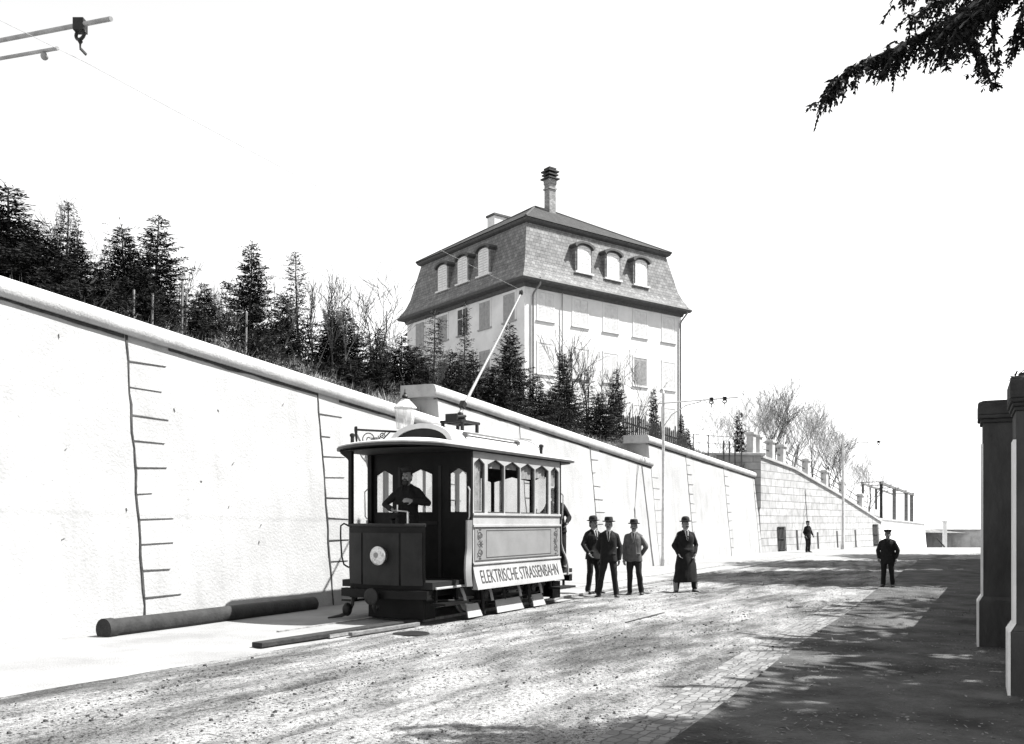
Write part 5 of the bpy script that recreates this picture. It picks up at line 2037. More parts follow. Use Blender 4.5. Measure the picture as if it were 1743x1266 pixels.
    if shirt:
        m = MB()
        pts = [up((-0.045, -0.095, 1.475)), up((0.045, -0.095, 1.475)), up((0.004, -0.150, 1.25)), up((-0.004, -0.150, 1.25))]
        m.hexa([up((-0.012, -0.150, 1.26)), up((0.012, -0.150, 1.26)), up((0.010, -0.10, 1.26)), up((-0.010, -0.10, 1.26))], [up((-0.052, -0.088, 1.48)), up((0.052, -0.088, 1.48)), up((0.05, -0.03, 1.48)), up((-0.05, -0.03, 1.48))])
        m.loft([ell(*up((0, 0.012, 1.48)).xy, 1.48, 0.064, 0.062), ell(*up((0, 0.010, 1.515)).xy, 1.515, 0.061, 0.060)])
        m.build('shirt', M['cloth_pale'], o, smooth=True)
        m = MB()
        m.hexa([up((-0.012, -0.156, 1.27)), up((0.012, -0.156, 1.27)), up((0.012, -0.14, 1.27)), up((-0.012, -0.14, 1.27))], [up((-0.016, -0.104, 1.455)), up((0.016, -0.104, 1.455)), up((0.016, -0.09, 1.455)), up((-0.016, -0.09, 1.455))])
        m.ball(up((0, -0.098, 1.463)), (0.02, 0.014, 0.016), 8, 6)
        m.build('tie', M['cloth_black'], o, smooth=True)
    if open_jacket:
        m = MB()
        m.hexa([up((-0.035, -0.150, 0.86)), up((0.09, -0.140, 0.84)), up((0.09, -0.07, 0.84)), up((-0.035, -0.09, 0.86))], [up((-0.03, -0.135, 1.3)), up((0.07, -0.13, 1.3)), up((0.07, -0.06, 1.3)), up((-0.03, -0.06, 1.3))])
        m.build('waistcoat', M['cloth_grey'], o, bevel=0.02)
    return o

def ground_at(px, py, z=0.0):
    g = G(px, py, z)
    return g

def build_people():
    gz = 0.03
    pocket_l = ((-0.255, 0.05, 1.13), (-0.205, -0.05, 0.92))
    pocket_r = ((0.255, 0.05, 1.13), (0.205, -0.05, 0.92))
    back_l = ((-0.245, 0.07, 1.13), (-0.13, 0.17, 0.95))
    back_r = ((0.255, 0.05, 1.13), (0.235, 0.0, 0.86))
    # A: leftmost, turned half to the right, hand in pocket
    person('man in dark suit and bowler hat half hidden behind another, nearest the tram', G(1010, 1010, gz), R(32), 1.80, feet=((-0.14, 0.02, -10), (0.12, -0.02, 20)),
           arms=[((-0.285, 0.04, 1.15), (-0.205, -0.09, 0.95)), pocket_r], hat='bowler', head_turn=R(14), seed=1, trousers='cloth_black', cloth='cloth_dark', group='men standing on the road')
    person('man in dark suit with legs apart and hands behind him, second from the tram', G(1036, 1017, gz), R(-8), 1.78, feet=((-0.22, 0.0, -18), (0.17, -0.03, 16)),
           arms=[back_l, back_r], hat='homburg', head_turn=R(-6), seed=2, cloth='cloth_dark', trousers='cloth_dark', group='men standing on the road')
    person('man in open lighter grey jacket and broad hat, one hand behind his back', G(1079, 1013, gz), R(-16), 1.73, feet=((-0.10, 0.0, -12), (0.17, 0.03, 18)),
           arms=[((-0.235, 0.03, 1.12), (-0.225, -0.03, 0.86)), ((0.275, 0.08, 1.14), (0.17, 0.16, 0.96))], hat='homburg', seed=3, cloth='cloth_grey', trousers='cloth_dark', knee=(-0.02, -0.07), head_turn=R(4), open_jacket=True, group='men standing on the road')
    d = person('man in long dark overcoat with pale gaiters and bowler, standing apart on the road', G(1167, 1010, gz), R(6), 1.78, feet=((-0.23, 0.0, -32), (0.23, 0.0, 34)),
               arms=[((-0.275, 0.05, 1.14), (-0.20, -0.07, 0.95)), ((0.275, 0.05, 1.14), (0.20, -0.07, 0.95))], coat='coat', hat='bowler', seed=4, cloth='cloth_black', trousers='cloth_black', gaiters=True, head_turn=R(10), group='men standing on the road')
    # distant man on the pavement
    person('man in dark suit and cap standing far off on the pavement before the ashlar wall', G(1375, 940, 0.06), R(25), 1.72, feet=((-0.09, 0, -10), (0.09, 0, 14)),
           arms=[pocket_l, ((0.28, 0.02, 1.14), (0.25, -0.14, 0.95))], hat='cap', seed=5, cloth='cloth_black', trousers='cloth_black', shirt=False)
    # figure at the edge of the shade
    g = G(1511, 1000, 0.05)
    person('sturdy short figure in black clothes standing where the shaded road meets the footpath', (g.x, g.y, 0.07), R(-30), 1.46, feet=((-0.12, 0, -8), (0.12, 0.02, 10)),
           arms=[((-0.26, 0.03, 1.13), (-0.23, -0.03, 0.88)), ((0.26, 0.03, 1.13), (0.23, -0.03, 0.88))], hat='cap', seed=6, cloth='cloth_black', trousers='cloth_black', shirt=False, scale_w=1.12, beard=None, hem=0.72)
    # driver on the front platform, one hand on the controller, one on the brake handle
    p = tram_world(-0.46, -0.04, 0.80)
    person('tram driver in dark uniform and peaked cap at the front platform controls', p, TRAM_ROT - R(90) + R(20), 1.88, feet=((-0.13, 0.0, -8), (0.13, 0.02, 14)),
           arms=[((-0.36, -0.06, 1.17), (-0.17, -0.28, 1.08)), ((0.36, -0.03, 1.19), (0.16, -0.26, 1.22))], hat='cap', seed=7, cloth='cloth_black', trousers='cloth_black', shirt=False, beard='full', head_turn=R(-10))
    # conductor at the rear step
    p = tram_world(4.02, -0.80, 0.745)
    person('conductor in dark coat leaning out of the rear platform of the tram', p, TRAM_ROT - R(60), 1.70, feet=((-0.12, 0.0, -8), (0.12, 0.0, 14)),
           arms=[((-0.34, -0.06, 1.15), (-0.20, -0.22, 0.98)), ((0.28, -0.02, 1.14), (0.20, -0.18, 1.0))], hat='cap', seed=8, cloth='cloth_black', trousers='cloth_black', lean=(-0.10, 0.0))
# ------------------------------------------------------------------ trees
def spruce_meshes(H, Rad, seed, z0=0.06, dens=1.0, top_thin=0.25, blade=1.0, droop=0.25, core=1.0):
    """returns (trunk, crown) builders for a young conifer with needle sprays on every branch"""
    r = random.Random(seed)
    t = MB()
    bend = [(r.uniform(-0.06, 0.06) * H * 0.2, r.uniform(-0.06, 0.06) * H * 0.2)]
    pts = []
    for k in range(9):
        f = k / 8
        pts.append(Vector((bend[0][0] * math.sin(f * 3), bend[0][1] * math.sin(f * 2.4), -0.3 + (H + 0.3) * f)))
    t.tube(pts, [0.012 * H * (1 - 0.92 * k / 8) + 0.006 for k in range(9)], 7)
    c = MB()
    def axis(z):
        f = max(0, min(1, (z + 0.3) / (H + 0.3))) * 8
        i = min(7, int(f))
        return pts[i].lerp(pts[i + 1], f - i)
    z = z0 * H
    while z < H * 0.985:
        f = z / H
        prof = (1 - f) ** 0.82
        if f > 1 - top_thin:
            prof *= 0.75
        nb = 6 if f < 0.7 else (5 if f < 0.9 else 4)
        ph = r.uniform(0, 6.28)
        for b in range(nb):
            if r.random() > (0.97 if f < 0.75 else 0.86) * min(1, 0.55 + 0.5 * dens):
                continue
            az = ph + 2 * math.pi * b / nb + r.uniform(-0.3, 0.3)
            L = (Rad * prof * r.uniform(0.55, 1.25) * (0.95 + 0.75 * noise.noise(Vector((math.cos(az) * 1.3 + seed, math.sin(az) * 1.3, z * 0.9)))) + 0.05 * H * (1 - f) * 0.3 + 0.06)
            base = axis(z + r.uniform(-0.05, 0.05))
            out = Vector((math.cos(az), math.sin(az), 0))
            side = Vector((-out.y, out.x, 0))
            rise = 0.15 + 0.55 * f
            step = 0.06 / max(0.5, dens) * (0.8 + L * 0.2)
            n = max(3, int(L / step))
            prev = base
            for k in range(1, n + 1):
                q = k / n
                p = base + out * (L * q) + Vector((0, 0, L * (rise * q - droop * 1.6 * q * (1 - 0.45 * q)))) + side * (0.05 * L * math.sin(q * 3 + az))
                if k % 2 == 0 or k == n:
                    c.blade(prev, (p - prev).normalized(), (p - prev).length * 1.1, 0.014)
                    prev = p
                tw = (0.30 * L * (1 - q) + 0.10) * r.uniform(0.7, 1.2)
                for sg in (-1, 1):
                    d = (side * sg * r.uniform(0.5, 1.0) + out * r.uniform(0.5, 0.9) + Vector((0, 0, r.uniform(-0.5, 0.25)))).normalized()
                    nn = max(2, int(tw / 0.05))
                    for j in range(nn):
                        o = p + d * tw * j / nn
                        dd = (d + Vector((r.gauss(0, 0.38), r.gauss(0, 0.38), r.gauss(0, 0.38)))).normalized()
                        c.blade(o, dd, r.uniform(0.07, 0.15) * blade, r.uniform(0.022, 0.045) * blade)
        # inner dead twigs and needles near the stem
        for _ in range(int(34 * core * (1 - f))):
            o = axis(z)
            a = r.uniform(0, 6.28)
            d = Vector((math.cos(a), math.sin(a), r.uniform(-0.2, 0.6))).normalized()
            c.blade(o + d * r.random() * 0.45 * Rad * prof + Vector((0, 0, r.uniform(-0.15, 0.15))), d, r.uniform(0.12, 0.28) * blade, 0.06 * blade)
        z += (0.20 if f < 0.7 else 0.17) * (0.75 + 0.12 * H * 0.25) / max(0.6, dens ** 0.5)
    # long bare twigs that stick out of the outline
    for _ in range(int(26 * min(1.4, 1 / dens))):
        o = axis(H * r.uniform(0.35, 0.97))
        a = r.uniform(0, 6.28)
        d = Vector((math.cos(a), math.sin(a), r.uniform(-0.1, 0.7))).normalized()
        Lb = Rad * r.uniform(0.5, 1.15) * (1 - o.z / H * 0.6)
        c.blade(o, d, Lb, 0.022)
        for _k in range(4):
            q = o + d * Lb * r.uniform(0.5, 1)
            c.blade(q, (d + Vector((r.gauss(0, 0.6), r.gauss(0, 0.6), r.gauss(0, 0.6)))).normalized(), r.uniform(0.08, 0.18), 0.02)
    # leader
    for _ in range(10):
        o = axis(H * r.uniform(0.93, 1.0))
        d = Vector((r.gauss(0, 0.5), r.gauss(0, 0.5), 0.8)).normalized()
        c.blade(o, d, 0.12, 0.03)
    return t, c

def bare_meshes(H, spread, seed, levels=4, stems=1, twig=0.006, trunk_r=None, fine=1.0, start=0.22, ratio=(0.42, 0.68)):
    r = random.Random(seed)
    t = MB()
    c = MB()
    def grow(p, d, L, rad, lev, mb):
        n = 5
        pts, rr = [p], [rad]
        q = p.copy()
        dd = d.copy()
        for k in range(n):
            dd = (dd + Vector((r.gauss(0, 0.11), r.gauss(0, 0.11), r.gauss(0.03, 0.07)))).normalized()
            q = q + dd * L / n
            pts.append(q.copy())
            rr.append(max(twig, rad * (1 - 0.62 * (k + 1) / n)))
        mb.tube(pts, rr, 5 if lev < 2 else 3, caps=False)
        if lev >= levels:
            return
        nb = int((5 if lev == 0 else 4) * fine + r.random())
        for b in range(nb):
            f = start + (0.98 - start) * (b + r.random()) / nb if lev == 0 else 0.25 + 0.75 * (b + r.random()) / nb
            f = min(0.99, f)
            i = min(n - 1, int(f * n))
            o = pts[i].lerp(pts[i + 1], f * n - i)
            base = (pts[i + 1] - pts[i]).normalized()
            a = r.uniform(0, 6.28)
            s = Vector((math.cos(a), math.sin(a), 0))
            nd = (base * r.uniform(0.7, 1.1) + s * spread * r.uniform(0.5, 1.1) + Vector((0, 0, 0.22))).normalized()
            grow(o, nd, L * r.uniform(*ratio), max(twig, rr[i] * 0.55), lev + 1, c)
    for s in range(stems):
        a = 2 * math.pi * s / max(1, stems) + r.random()
        off = Vector((math.cos(a), math.sin(a), 0)) * (0.06 * stems if stems > 1 else 0)
        d = (Vector((0, 0, 1)) + off * 4.0 * (0.28 if stems > 1 else 0)).normalized()
        grow(Vector((0, 0, -0.2)) + off, d, H * r.uniform(0.55, 0.66) if stems == 1 else H * r.uniform(0.5, 0.68), trunk_r or 0.013 * H, 0, t)
    return t, c

SPR = 'young spruces planted on the bank behind the retaining wall'
def build_spruces():
    # (column, top row, metres behind the wall, radius factor, variant, label)
    variants = {}
    def variant(key, H, Rad, seed, **kw):
        t, c = spruce_meshes(H, Rad, seed, **kw)
        variants[key] = (H, t.mesh('trunk', M['bark'], True), c.mesh('crown', M['needles'] if key[:4] not in ('open', 'thin') else M['needles2']))
    for q in (1, 2, 3):
        variant('dense~%d' % q, 4.0, 1.15, 120 + q, dens=1.05 + 0.1 * q, top_thin=0.2 + 0.1 * q)
        variant('broad~%d' % q, 3.0, 1.35, 130 + q, dens=1.0 + 0.12 * q, top_thin=0.1 + 0.1 * q)
        variant('dense2~%d' % q, 4.0, 1.3, 140 + q, dens=1.0 + 0.1 * q, top_thin=0.35, z0=0.1)
        variant('open~%d' % q, 4.6, 1.1, 150 + q, dens=0.65, top_thin=0.45, z0=0.16, blade=0.95, core=0.5)
    variant('dense', 4.0, 1.15, 21, dens=1.25)
    variant('dense2', 4.0, 1.3, 22, dens=1.2, top_thin=0.35)
    variant('broad', 3.0, 1.35, 23, dens=1.25, top_thin=0.15)
    variant('open', 4.6, 1.05, 24, dens=0.75, top_thin=0.45, z0=0.12, blade=0.95)
    variant('thin', 4.6, 0.62, 25, dens=0.6, top_thin=0.5, z0=0.15, blade=0.8)
    variant('column', 3.2, 0.62, 26, dens=1.3, z0=0.02)
    variant('low', 2.0, 1.05, 27, dens=1.3, top_thin=0.1, z0=0.03)
    T = [
        (22, 322, 1.9, 1.35, 'dense2', 'tallest thick dark spruce at the far left end above the wall'),
        (-45, 300, 2.6, 1.4, 'dense', 'thick dark spruce cut by the left edge behind the tallest one'),
        (62, 395, 1.3, 1.1, 'broad', 'low broad spruce at the right foot of the tallest left spruce'),
        (108, 342, 2.4, 0.8, 'open', 'tall sparse conifer with bare pale stem and ragged top near the left end'),
        (131, 390, 1.7, 0.75, 'column', 'narrow dense column shaped spruce beside the ragged tall conifer'),
        (163, 448, 1.2, 1.0, 'low', 'low round dark conifer bush between the column spruce and the double spruce group'),
        (213, 380, 1.9, 0.95, 'dense', 'left spruce of the close pair standing above the first wall joint'),
        (262, 372, 2.2, 1.05, 'dense2', 'right taller spruce of the close pair above the first wall joint'),
        (240, 455, 1.4, 0.75, 'broad', 'low dark spruce filling the foot of the close pair'),
        (348, 482, 2.0, 0.8, 'broad', 'squat dark spruce right of the pale stakes on the bank'),
        (330, 528, 0.8, 0.6, 'low', 'small spreading conifer right on the coping below the pale stakes'),
        (420, 408, 2.0, 0.95, 'dense', 'tall pointed spruce with thin leader above the middle of the first wall stretch'),
        (432, 562, 0.7, 0.75, 'low', 'dark conifer bush touching the coping below the tall pointed spruce'),
        (512, 432, 2.2, 0.9, 'open', 'slim spruce with long airy tip left of the bare shrubs'),
        (486, 498, 2.3, 0.75, 'broad', 'bushy dark spruce left of the slim airy one'),
        (560, 528, 1.8, 0.9, 'dense', 'dark spruce below the bare shrubs on their left'),
        (596, 522, 1.8, 0.85, 'broad', 'broad blackish spruce at the foot of the bare shrubs'),
        (600, 612, 0.6, 0.8, 'low', 'low conifer bush on the coping left of the lantern'),
        (648, 560, 1.9, 0.9, 'dense', 'small spruce between the bare shrubs and the house'),
        (682, 572, 1.6, 1.0, 'broad', 'dark spruce directly above the street lantern'),
        (636, 612, 0.8, 1.0, 'low', 'rounded conifer bush just left of the lantern top'),
        (736, 530, 2.0, 1.0, 'open', 'open spruce with spreading twigs before the left house front'),
        (710, 590, 1.2, 0.9, 'broad', 'low spruce behind the end of the second coping'),
        (787, 512, 2.6, 0.85, 'thin', 'thin straggly conifer before the left house windows'),
        (812, 595, 1.3, 0.85, 'dense', 'small spruce just left of the trolley pole foot'),
        (768, 598, 1.2, 0.95, 'broad', 'bushy spruce below the thin straggly conifer'),
        (868, 552, 1.5, 0.95, 'dense2', 'largest dark spruce before the near corner of the house'),
        (845, 622, 0.8, 1.0, 'broad', 'dark spruce low at the left foot of the corner spruce'),
        (908, 640, 1.0, 0.95, 'broad', 'low spruce at the right foot of the corner spruce'),
        (963, 598, 1.6, 0.9, 'dense', 'pointed spruce with tiered top before the bright house front'),
        (940, 660, 0.8, 0.9, 'broad', 'dark low spruce left of the tiered pointed spruce'),
        (1000, 628, 1.6, 0.85, 'open', 'open twiggy spruce right of the tiered pointed spruce'),
        (1044, 630, 1.2, 0.8, 'dense', 'last tall spruce before the picket fence'),
        (1020, 668, 0.7, 0.95, 'broad', 'low dark spruce at the end of the second coping'),
        (1114, 660, 5.5, 0.85, 'column', 'small cone shaped evergreen behind the picket fence'),
        (1160, 704, 3.2, 0.75, 'column', 'dark narrow evergreen at the right end of the picket fence'),
        (1171, 728, 2.4, 0.8, 'column', 'smallest evergreen right of the picket fence'),
        (1258, 700, 3.6, 0.9, 'column', 'dark cone shaped evergreen beside the first garden post'),
        (1276, 748, 2.6, 0.8, 'low', 'tiny round evergreen at the foot of the first garden post'),
    ]
    r = random.Random(2)
    for (px, py, u, wf, key, label) in T:
        D = WALL_D + 0.95 + u + (0.8 if 300 < px < 1060 else 0)
        Y = F * (D / NX) / (1724 - px)
        x = (px - CX) / F * Y
        zb = hill_z(x, Y)
        zt = CAMZ + (HY - py) / F * Y
        alt = key + '~%d' % r.randint(1, 3)
        h0, tm, cm = variants[alt if alt in variants and r.random() < 0.8 else key]
        h = max(0.6, zt - zb)
        k = h / h0
        o = thing('conifer' if key in ('low', 'open', 'thin') else 'spruce', label, 'tree', (x, Y, zb), r.uniform(0, 6.28), SPR)
        sxy = min(1.5, max(0.55, wf * (0.55 + 0.45 * k)))
        o.scale = (sxy, sxy, k)
        o.rotation_euler = (r.gauss(0, 0.035), r.gauss(0, 0.035), r.uniform(0, 6.28))
        for nm, me in (('trunk', tm), ('crown', cm)):
            q = bpy.data.objects.new(nm, me)
            COL.objects.link(q)
            q.parent = o
    # pale stakes supporting young trees
    for i, (px, y0, y1, u, lab) in enumerate(((309, 478, 530, 1.4, 'pale upright stake standing free on the bank, the taller of two'), (316, 500, 530, 1.5, 'shorter pale stake close beside the taller one on the bank'), (226, 493, 515, 1.1, 'pale stake at the foot of the close pair of spruces on their left'), (258, 500, 532, 1.0, 'pale stake at the foot of the close pair of spruces on their right'), (418, 532, 560, 1.3, 'pale stake under the tall pointed spruce'))):
        D = WALL_D + 0.95 + u
        Y = F * (D / NX) / (1724 - px)
        a = P(px, y1, Y)
        b = P(px, y0, Y)
        z = hill_z(a.x, a.y) - 0.2
        m = MB()
        m.tube([(0, 0, z - b.z), (0.02, 0, 0)], [0.028, 0.022], 7)
        o = m.build('tree_stake', M['stake'], smooth=True)
        o.location = b
        tag(o, lab, 'stake', 'stakes on the bank')

BARE = 'bare trees in the garden above the far wall'
def build_bare_trees():
    def put(name, label, cat, px, py, Y, H0, t, c, group, m, rot=0.0, kxy=1.0, base=None):
        x = (px - CX) / F * Y
        zb = hill_z(x, Y) if base is None else base
        zt = CAMZ + (HY - py) / F * Y
        k = (zt - zb) / H0
        o = thing(name, label, cat, (x, Y, zb), rot, group)
        o.scale = (k * kxy, k * kxy, k)
        t.build('trunk', M['bark'], o, smooth=True)
        c.build('crown', m, o, smooth=True)
        return o
    # shrubs on the bank left of the house
    for (px, py, u, seed, st, sp, lab) in ((560, 440, 2.4, 31, 4, 0.45, 'upright bare shrub with thin stems behind the broad blackish spruce'),
                                           (585, 470, 2.8, 32, 3, 0.5, 'shorter bare shrub right of the upright one on the bank'),
                                           (632, 445, 3.0, 33, 2, 1.0, 'bare forked shrub with long arching branches left of the house'),
                                           (745, 585, 1.6, 34, 3, 0.5, 'thin leafless bush below the left house front'),
                                           (1070, 600, 3.5, 35, 3, 0.6, 'pale leafless bush before the right house corner'),
                                           (1012, 590, 3.8, 36, 3, 0.6, 'pale leafless bush before the middle of the bright house front'),
                                           (470, 455, 3.0, 37, 3, 0.5, 'leafless twigs rising behind the bushy spruces on the bank'),
                                           (350, 455, 3.4, 38, 3, 0.5, 'faint leafless shrub behind the squat dark spruce'),
                                           (118, 335, 3.2, 51, 2, 0.5, 'leafless twigs reaching above the ragged tall conifer'),
                                           (180, 400, 3.0, 52, 3, 0.5, 'leafless shrub between the column spruce and the close pair'),
                                           (300, 430, 2.6, 53, 3, 0.55, 'leafless shrub right of the close pair of spruces'),
                                           (395, 470, 2.4, 54, 3, 0.5, 'leafless shrub left of the tall pointed spruce'),
                                           (660, 540, 2.6, 55, 3, 0.55, 'thin leafless shrub between bank spruces and the left house wall'),
                                           (985, 560, 2.8, 56, 3, 0.5, 'leafless tall twigs beside the tiered pointed spruce')):
        t, c = bare_meshes(3.0, sp, seed, 3, st, 0.005, 0.03)
        D = WALL_D + 0.95 + u
        Y = F * (D / NX) / (1724 - px)
        zmax = max(v[2] for v in t.v + c.v)
        put('bare_shrub', lab, 'shrub', px, py, Y, zmax, t, c, 'leafless shrubs on the bank', M['bark'], 0.7 * seed)
    for (px, py, Y, seed, sp, lab) in ((1268, 655, 64, 41, 0.75, 'bare tree with upright twiggy crown behind the cone evergreen'),
                                       (1325, 628, 66, 42, 0.7, 'tallest bare tree leaning right behind the first garden posts'),
                                       (1352, 640, 70, 43, 0.8, 'bare tree with dense twigs behind the fourth garden post'),
                                       (1385, 680, 68, 44, 0.7, 'bare slim tree above the bend of the wall coping'),
                                       (1415, 690, 72, 45, 0.75, 'bare tree with dark lower stems above the sloping coping'),
                                       (1446, 712, 74, 46, 0.8, 'rounded bare tree over the lower garden posts'),
                                       (1478, 768, 78, 47, 0.9, 'low bare tree left of the open pavilion'),
                                       (1228, 690, 70, 48, 0.8, 'faint bare tree left of the cone evergreen')):
        t, c = bare_meshes(8.0, sp, seed, 4, 1, 0.007, 0.13, fine=1.30, start=0.28, ratio=(0.5, 0.80))
        zmax = max(v[2] for v in t.v + c.v)
        x = (px - CX) / F * Y
        put('bare_tree', lab, 'tree', px, py - 26, Y, zmax, t, c, BARE, M['bark_pale'] if seed not in (42, 45) else M['bark'], 0.9 * seed, 1.0, min(hill_z(x, Y), 4.6))
    # hedge behind the garden posts
    for i, (x0, x1) in enumerate(((1298, 1350), (1395, 1425))):
        pass

def build_right_side():
    # ---- gate pillars and garden wall along the footpath
    def pillar(name, label, px, Y, wdt, dpt, rot, base, top, cap_h, ov, plinth=0.62, steps=2):
        """px, Y: where the near left corner of the shaft stands; wdt across, dpt along the road"""
        c, s_ = math.cos(rot), math.sin(rot)
        corner = P(px, HY, Y)
        ex, ey = Vector((c, s_, 0)), Vector((-s_, c, 0))
        ctr = Vector((corner.x, corner.y, base)) + ex * (wdt / 2) + ey * (dpt / 2)
        o = thing(name, label, 'pillar', ctr, rot)
        hx, hy = wdt / 2, dpt / 2
        H = top - base
        m = MB()
        m.box(-hx - 0.05, hx + 0.05, -hy - 0.05, hy + 0.05, -0.2, plinth)
        m.hexa([(-hx - 0.05, -hy - 0.05, plinth), (hx + 0.05, -hy - 0.05, plinth), (hx + 0.05, hy + 0.05, plinth), (-hx - 0.05, hy + 0.05, plinth)], [(-hx, -hy, plinth + 0.06), (hx, -hy, plinth + 0.06), (hx, hy, plinth + 0.06), (-hx, hy, plinth + 0.06)])
        m.build('plinth', M['pillar'], o, bevel=0.012)
        m = MB()
        m.box(-hx, hx, -hy, hy, plinth + 0.05, H - cap_h)
        m.build('shaft', M['pillar'], o, bevel=0.012)
        # pale strip that paints a lit edge onto the street corner
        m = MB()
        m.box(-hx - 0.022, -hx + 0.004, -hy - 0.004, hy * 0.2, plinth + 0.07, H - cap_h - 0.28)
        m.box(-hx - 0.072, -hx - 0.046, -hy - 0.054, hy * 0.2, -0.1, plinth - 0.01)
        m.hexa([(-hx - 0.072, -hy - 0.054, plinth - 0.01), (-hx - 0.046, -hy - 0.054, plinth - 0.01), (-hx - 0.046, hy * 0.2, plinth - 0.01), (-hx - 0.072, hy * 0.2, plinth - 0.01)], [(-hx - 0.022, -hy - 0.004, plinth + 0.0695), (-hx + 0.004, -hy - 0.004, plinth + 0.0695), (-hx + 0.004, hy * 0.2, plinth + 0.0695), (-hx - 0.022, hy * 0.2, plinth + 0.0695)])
        m.build('lit_edge_strip', M['whitewash_and_lit_edge'], o)
        m = MB()
        z = H - cap_h
        for k in range(steps):
            q = ov * (k + 1) / steps
            zz = z + cap_h * 0.35 * (k + 1) / steps
            m.box(-hx - q, hx + q, -hy - q, hy + q, z if k == 0 else z + cap_h * 0.35 * k / steps + 0.0005, zz)
        m.box(-hx - ov, hx + ov, -hy - ov, hy + ov, z + cap_h * 0.35 + 0.0005, H - 0.03)
        m.hexa([(-hx - ov, -hy - ov, H - 0.0295), (hx + ov, -hy - ov, H - 0.0295), (hx + ov, hy + ov, H - 0.0295), (-hx - ov, hy + ov, H - 0.0295)], [(-hx, -hy, H), (hx, -hy, H), (hx, hy, H), (-hx, hy, H)])
        m.build('cap', M['pillar_edge'], o, bevel=0.015)
        return o
    rot = -R(26.4)
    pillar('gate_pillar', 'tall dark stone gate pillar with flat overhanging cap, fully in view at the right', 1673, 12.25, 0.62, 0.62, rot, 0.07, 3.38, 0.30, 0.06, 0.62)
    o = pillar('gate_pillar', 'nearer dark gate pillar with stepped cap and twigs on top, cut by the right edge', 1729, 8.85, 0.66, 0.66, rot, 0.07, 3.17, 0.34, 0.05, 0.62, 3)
    # creeper on the nearer pillar
    m = MB()
    r = random.Random(8)
    for i in range(240):
        a = r.random()
        p = Vector((r.uniform(5.04, 5.5), r.uniform(8.85, 9.3), 3.16 + r.uniform(-0.06, 0.10) * (1 - a * 0.3)))
        d = Vector((r.gauss(0, 0.8), r.gauss(0, 0.8), r.gauss(0.3, 0.5))).normalized()
        m.blade(p, d, r.uniform(0.05, 0.11), r.uniform(0.02, 0.045))
    tag(m.build('creeper', M['leaf']), 'dark creeper sprouting over the cap of the nearer gate pillar', 'plant')
    w = thing('garden_wall', 'dark garden wall running on behind the gate pillars along the footpath', 'wall', (0, 0, 0))
    for (a, b) in (((6.95, 12.75), (24.5, 45.2)), ((5.75, 9.0), (14.5, 4.6))):
        d = Vector((b[0] - a[0], b[1] - a[1], 0))
        L = d.length
        d.normalize()
        n = Vector((d.y, -d.x, 0))
        if n.x < 0:
            n = -n
        A = Vector((a[0], a[1], 0)) + n * (0.10 if a[1] > 10 else 0.30)
        m = MB()
        ring = lambda p: [p + Vector((0, 0, -0.3)), p + Vector((0, 0, 2.3)), p + n * 0.35 + Vector((0, 0, 2.3)), p + n * 0.35 + Vector((0, 0, -0.3))]
        rr = [ring(A), ring(A + d * L)]
        m.loft(rr)
        m.build('wall_face', M['pillar'], w)
        m = MB()
        m.beam(A + n * 0.175 + Vector((0, 0, 2.36)), A + d * L + n * 0.175 + Vector((0, 0, 2.36)), 0.5, 0.11)
        m.build('wall_coping', M['pillar_edge'], w)

    # ---- the big conifer whose bough hangs into the view
    r = random.Random(17)
    base = Vector((8.6, 7.4, 0.1))
    o = thing('large_conifer', 'large dark conifer with drooping boughs hanging in at the upper right', 'tree', base)
    t = MB()
    t.tube([Vector((0, 0, -0.4)), Vector((0.05, 0, 4)), Vector((0.0, 0.1, 9)), Vector((0, 0, 14))], [0.30, 0.24, 0.14, 0.03], 12)
    t.build('trunk', M['bark'], o, smooth=True)
    c = MB()
    br = MB()
    def spray(p, dirn, L, w):
        """hanging twig with short needles"""
        n = max(3, int(L / 0.028))
        q = p.copy()
        d = dirn.copy()
        side0 = Vector((r.gauss(0, 1), r.gauss(0, 1), 0)).normalized()
        for k in range(n):
            d = (d + Vector((r.gauss(0, 0.12), r.gauss(0, 0.12), -0.10))).normalized()
            q2 = q + d * (L / n)
            f = 1 - 0.55 * k / n
            c.blade(q, d, L / n * 1.5, 0.026 * f * w)
            for sg in (-1, 1):
                dd = (d * 0.8 + side0 * sg * 0.75 + Vector((r.gauss(0, 0.3), r.gauss(0, 0.3), r.gauss(-0.1, 0.3)))).normalized()
                c.blade(q, dd, r.uniform(0.04, 0.085) * f * w, 0.022 * w)
            q = q2
    def bough(pts, hang, twig_len, dens=1.0, w=1.0):
        pts = [p - base for p in pts]
        seg = []
        tot = sum((b - a).length for a, b in zip(pts, pts[1:]))
        br.tube(pts, [0.005 + 0.018 * k / len(pts) for k in range(len(pts))], 6)
        n = int(tot / 0.035 * dens)
        for i in range(n):
            f = (i + r.random()) / n
            dd = f * tot
            for a, b in zip(pts, pts[1:]):
                l = (b - a).length
                if dd <= l:
                    break
                dd -= l
            p = a.lerp(b, min(1, dd / l))
            ax = (a - b).normalized()
            side = ax.cross(Vector((0, 0, 1))).normalized()
            for _ in range(3):
                sgn = r.choice((-1, 1))
                d0 = (ax * r.uniform(-0.1, 0.7) + side * sgn * r.uniform(0.1, 0.9) + Vector((0, 0, r.uniform(-0.9, 0.1)))).normalized()
                hl = hang(f) * r.uniform(0.45, 1.15)
                if noise.noise(Vector((f * 14, 3.3, len(pts)))) < -0.22:
                    hl *= 0.4
                spray(p + Vector((r.gauss(0, 0.02), r.gauss(0, 0.02), r.gauss(0, 0.015))), d0, hl, w)
    Y0 = 7.2
    pp = lambda lst, y0=Y0, dy=0.0: [P(a, b, y0 + dy * k) for k, (a, b) in enumerate(lst)]
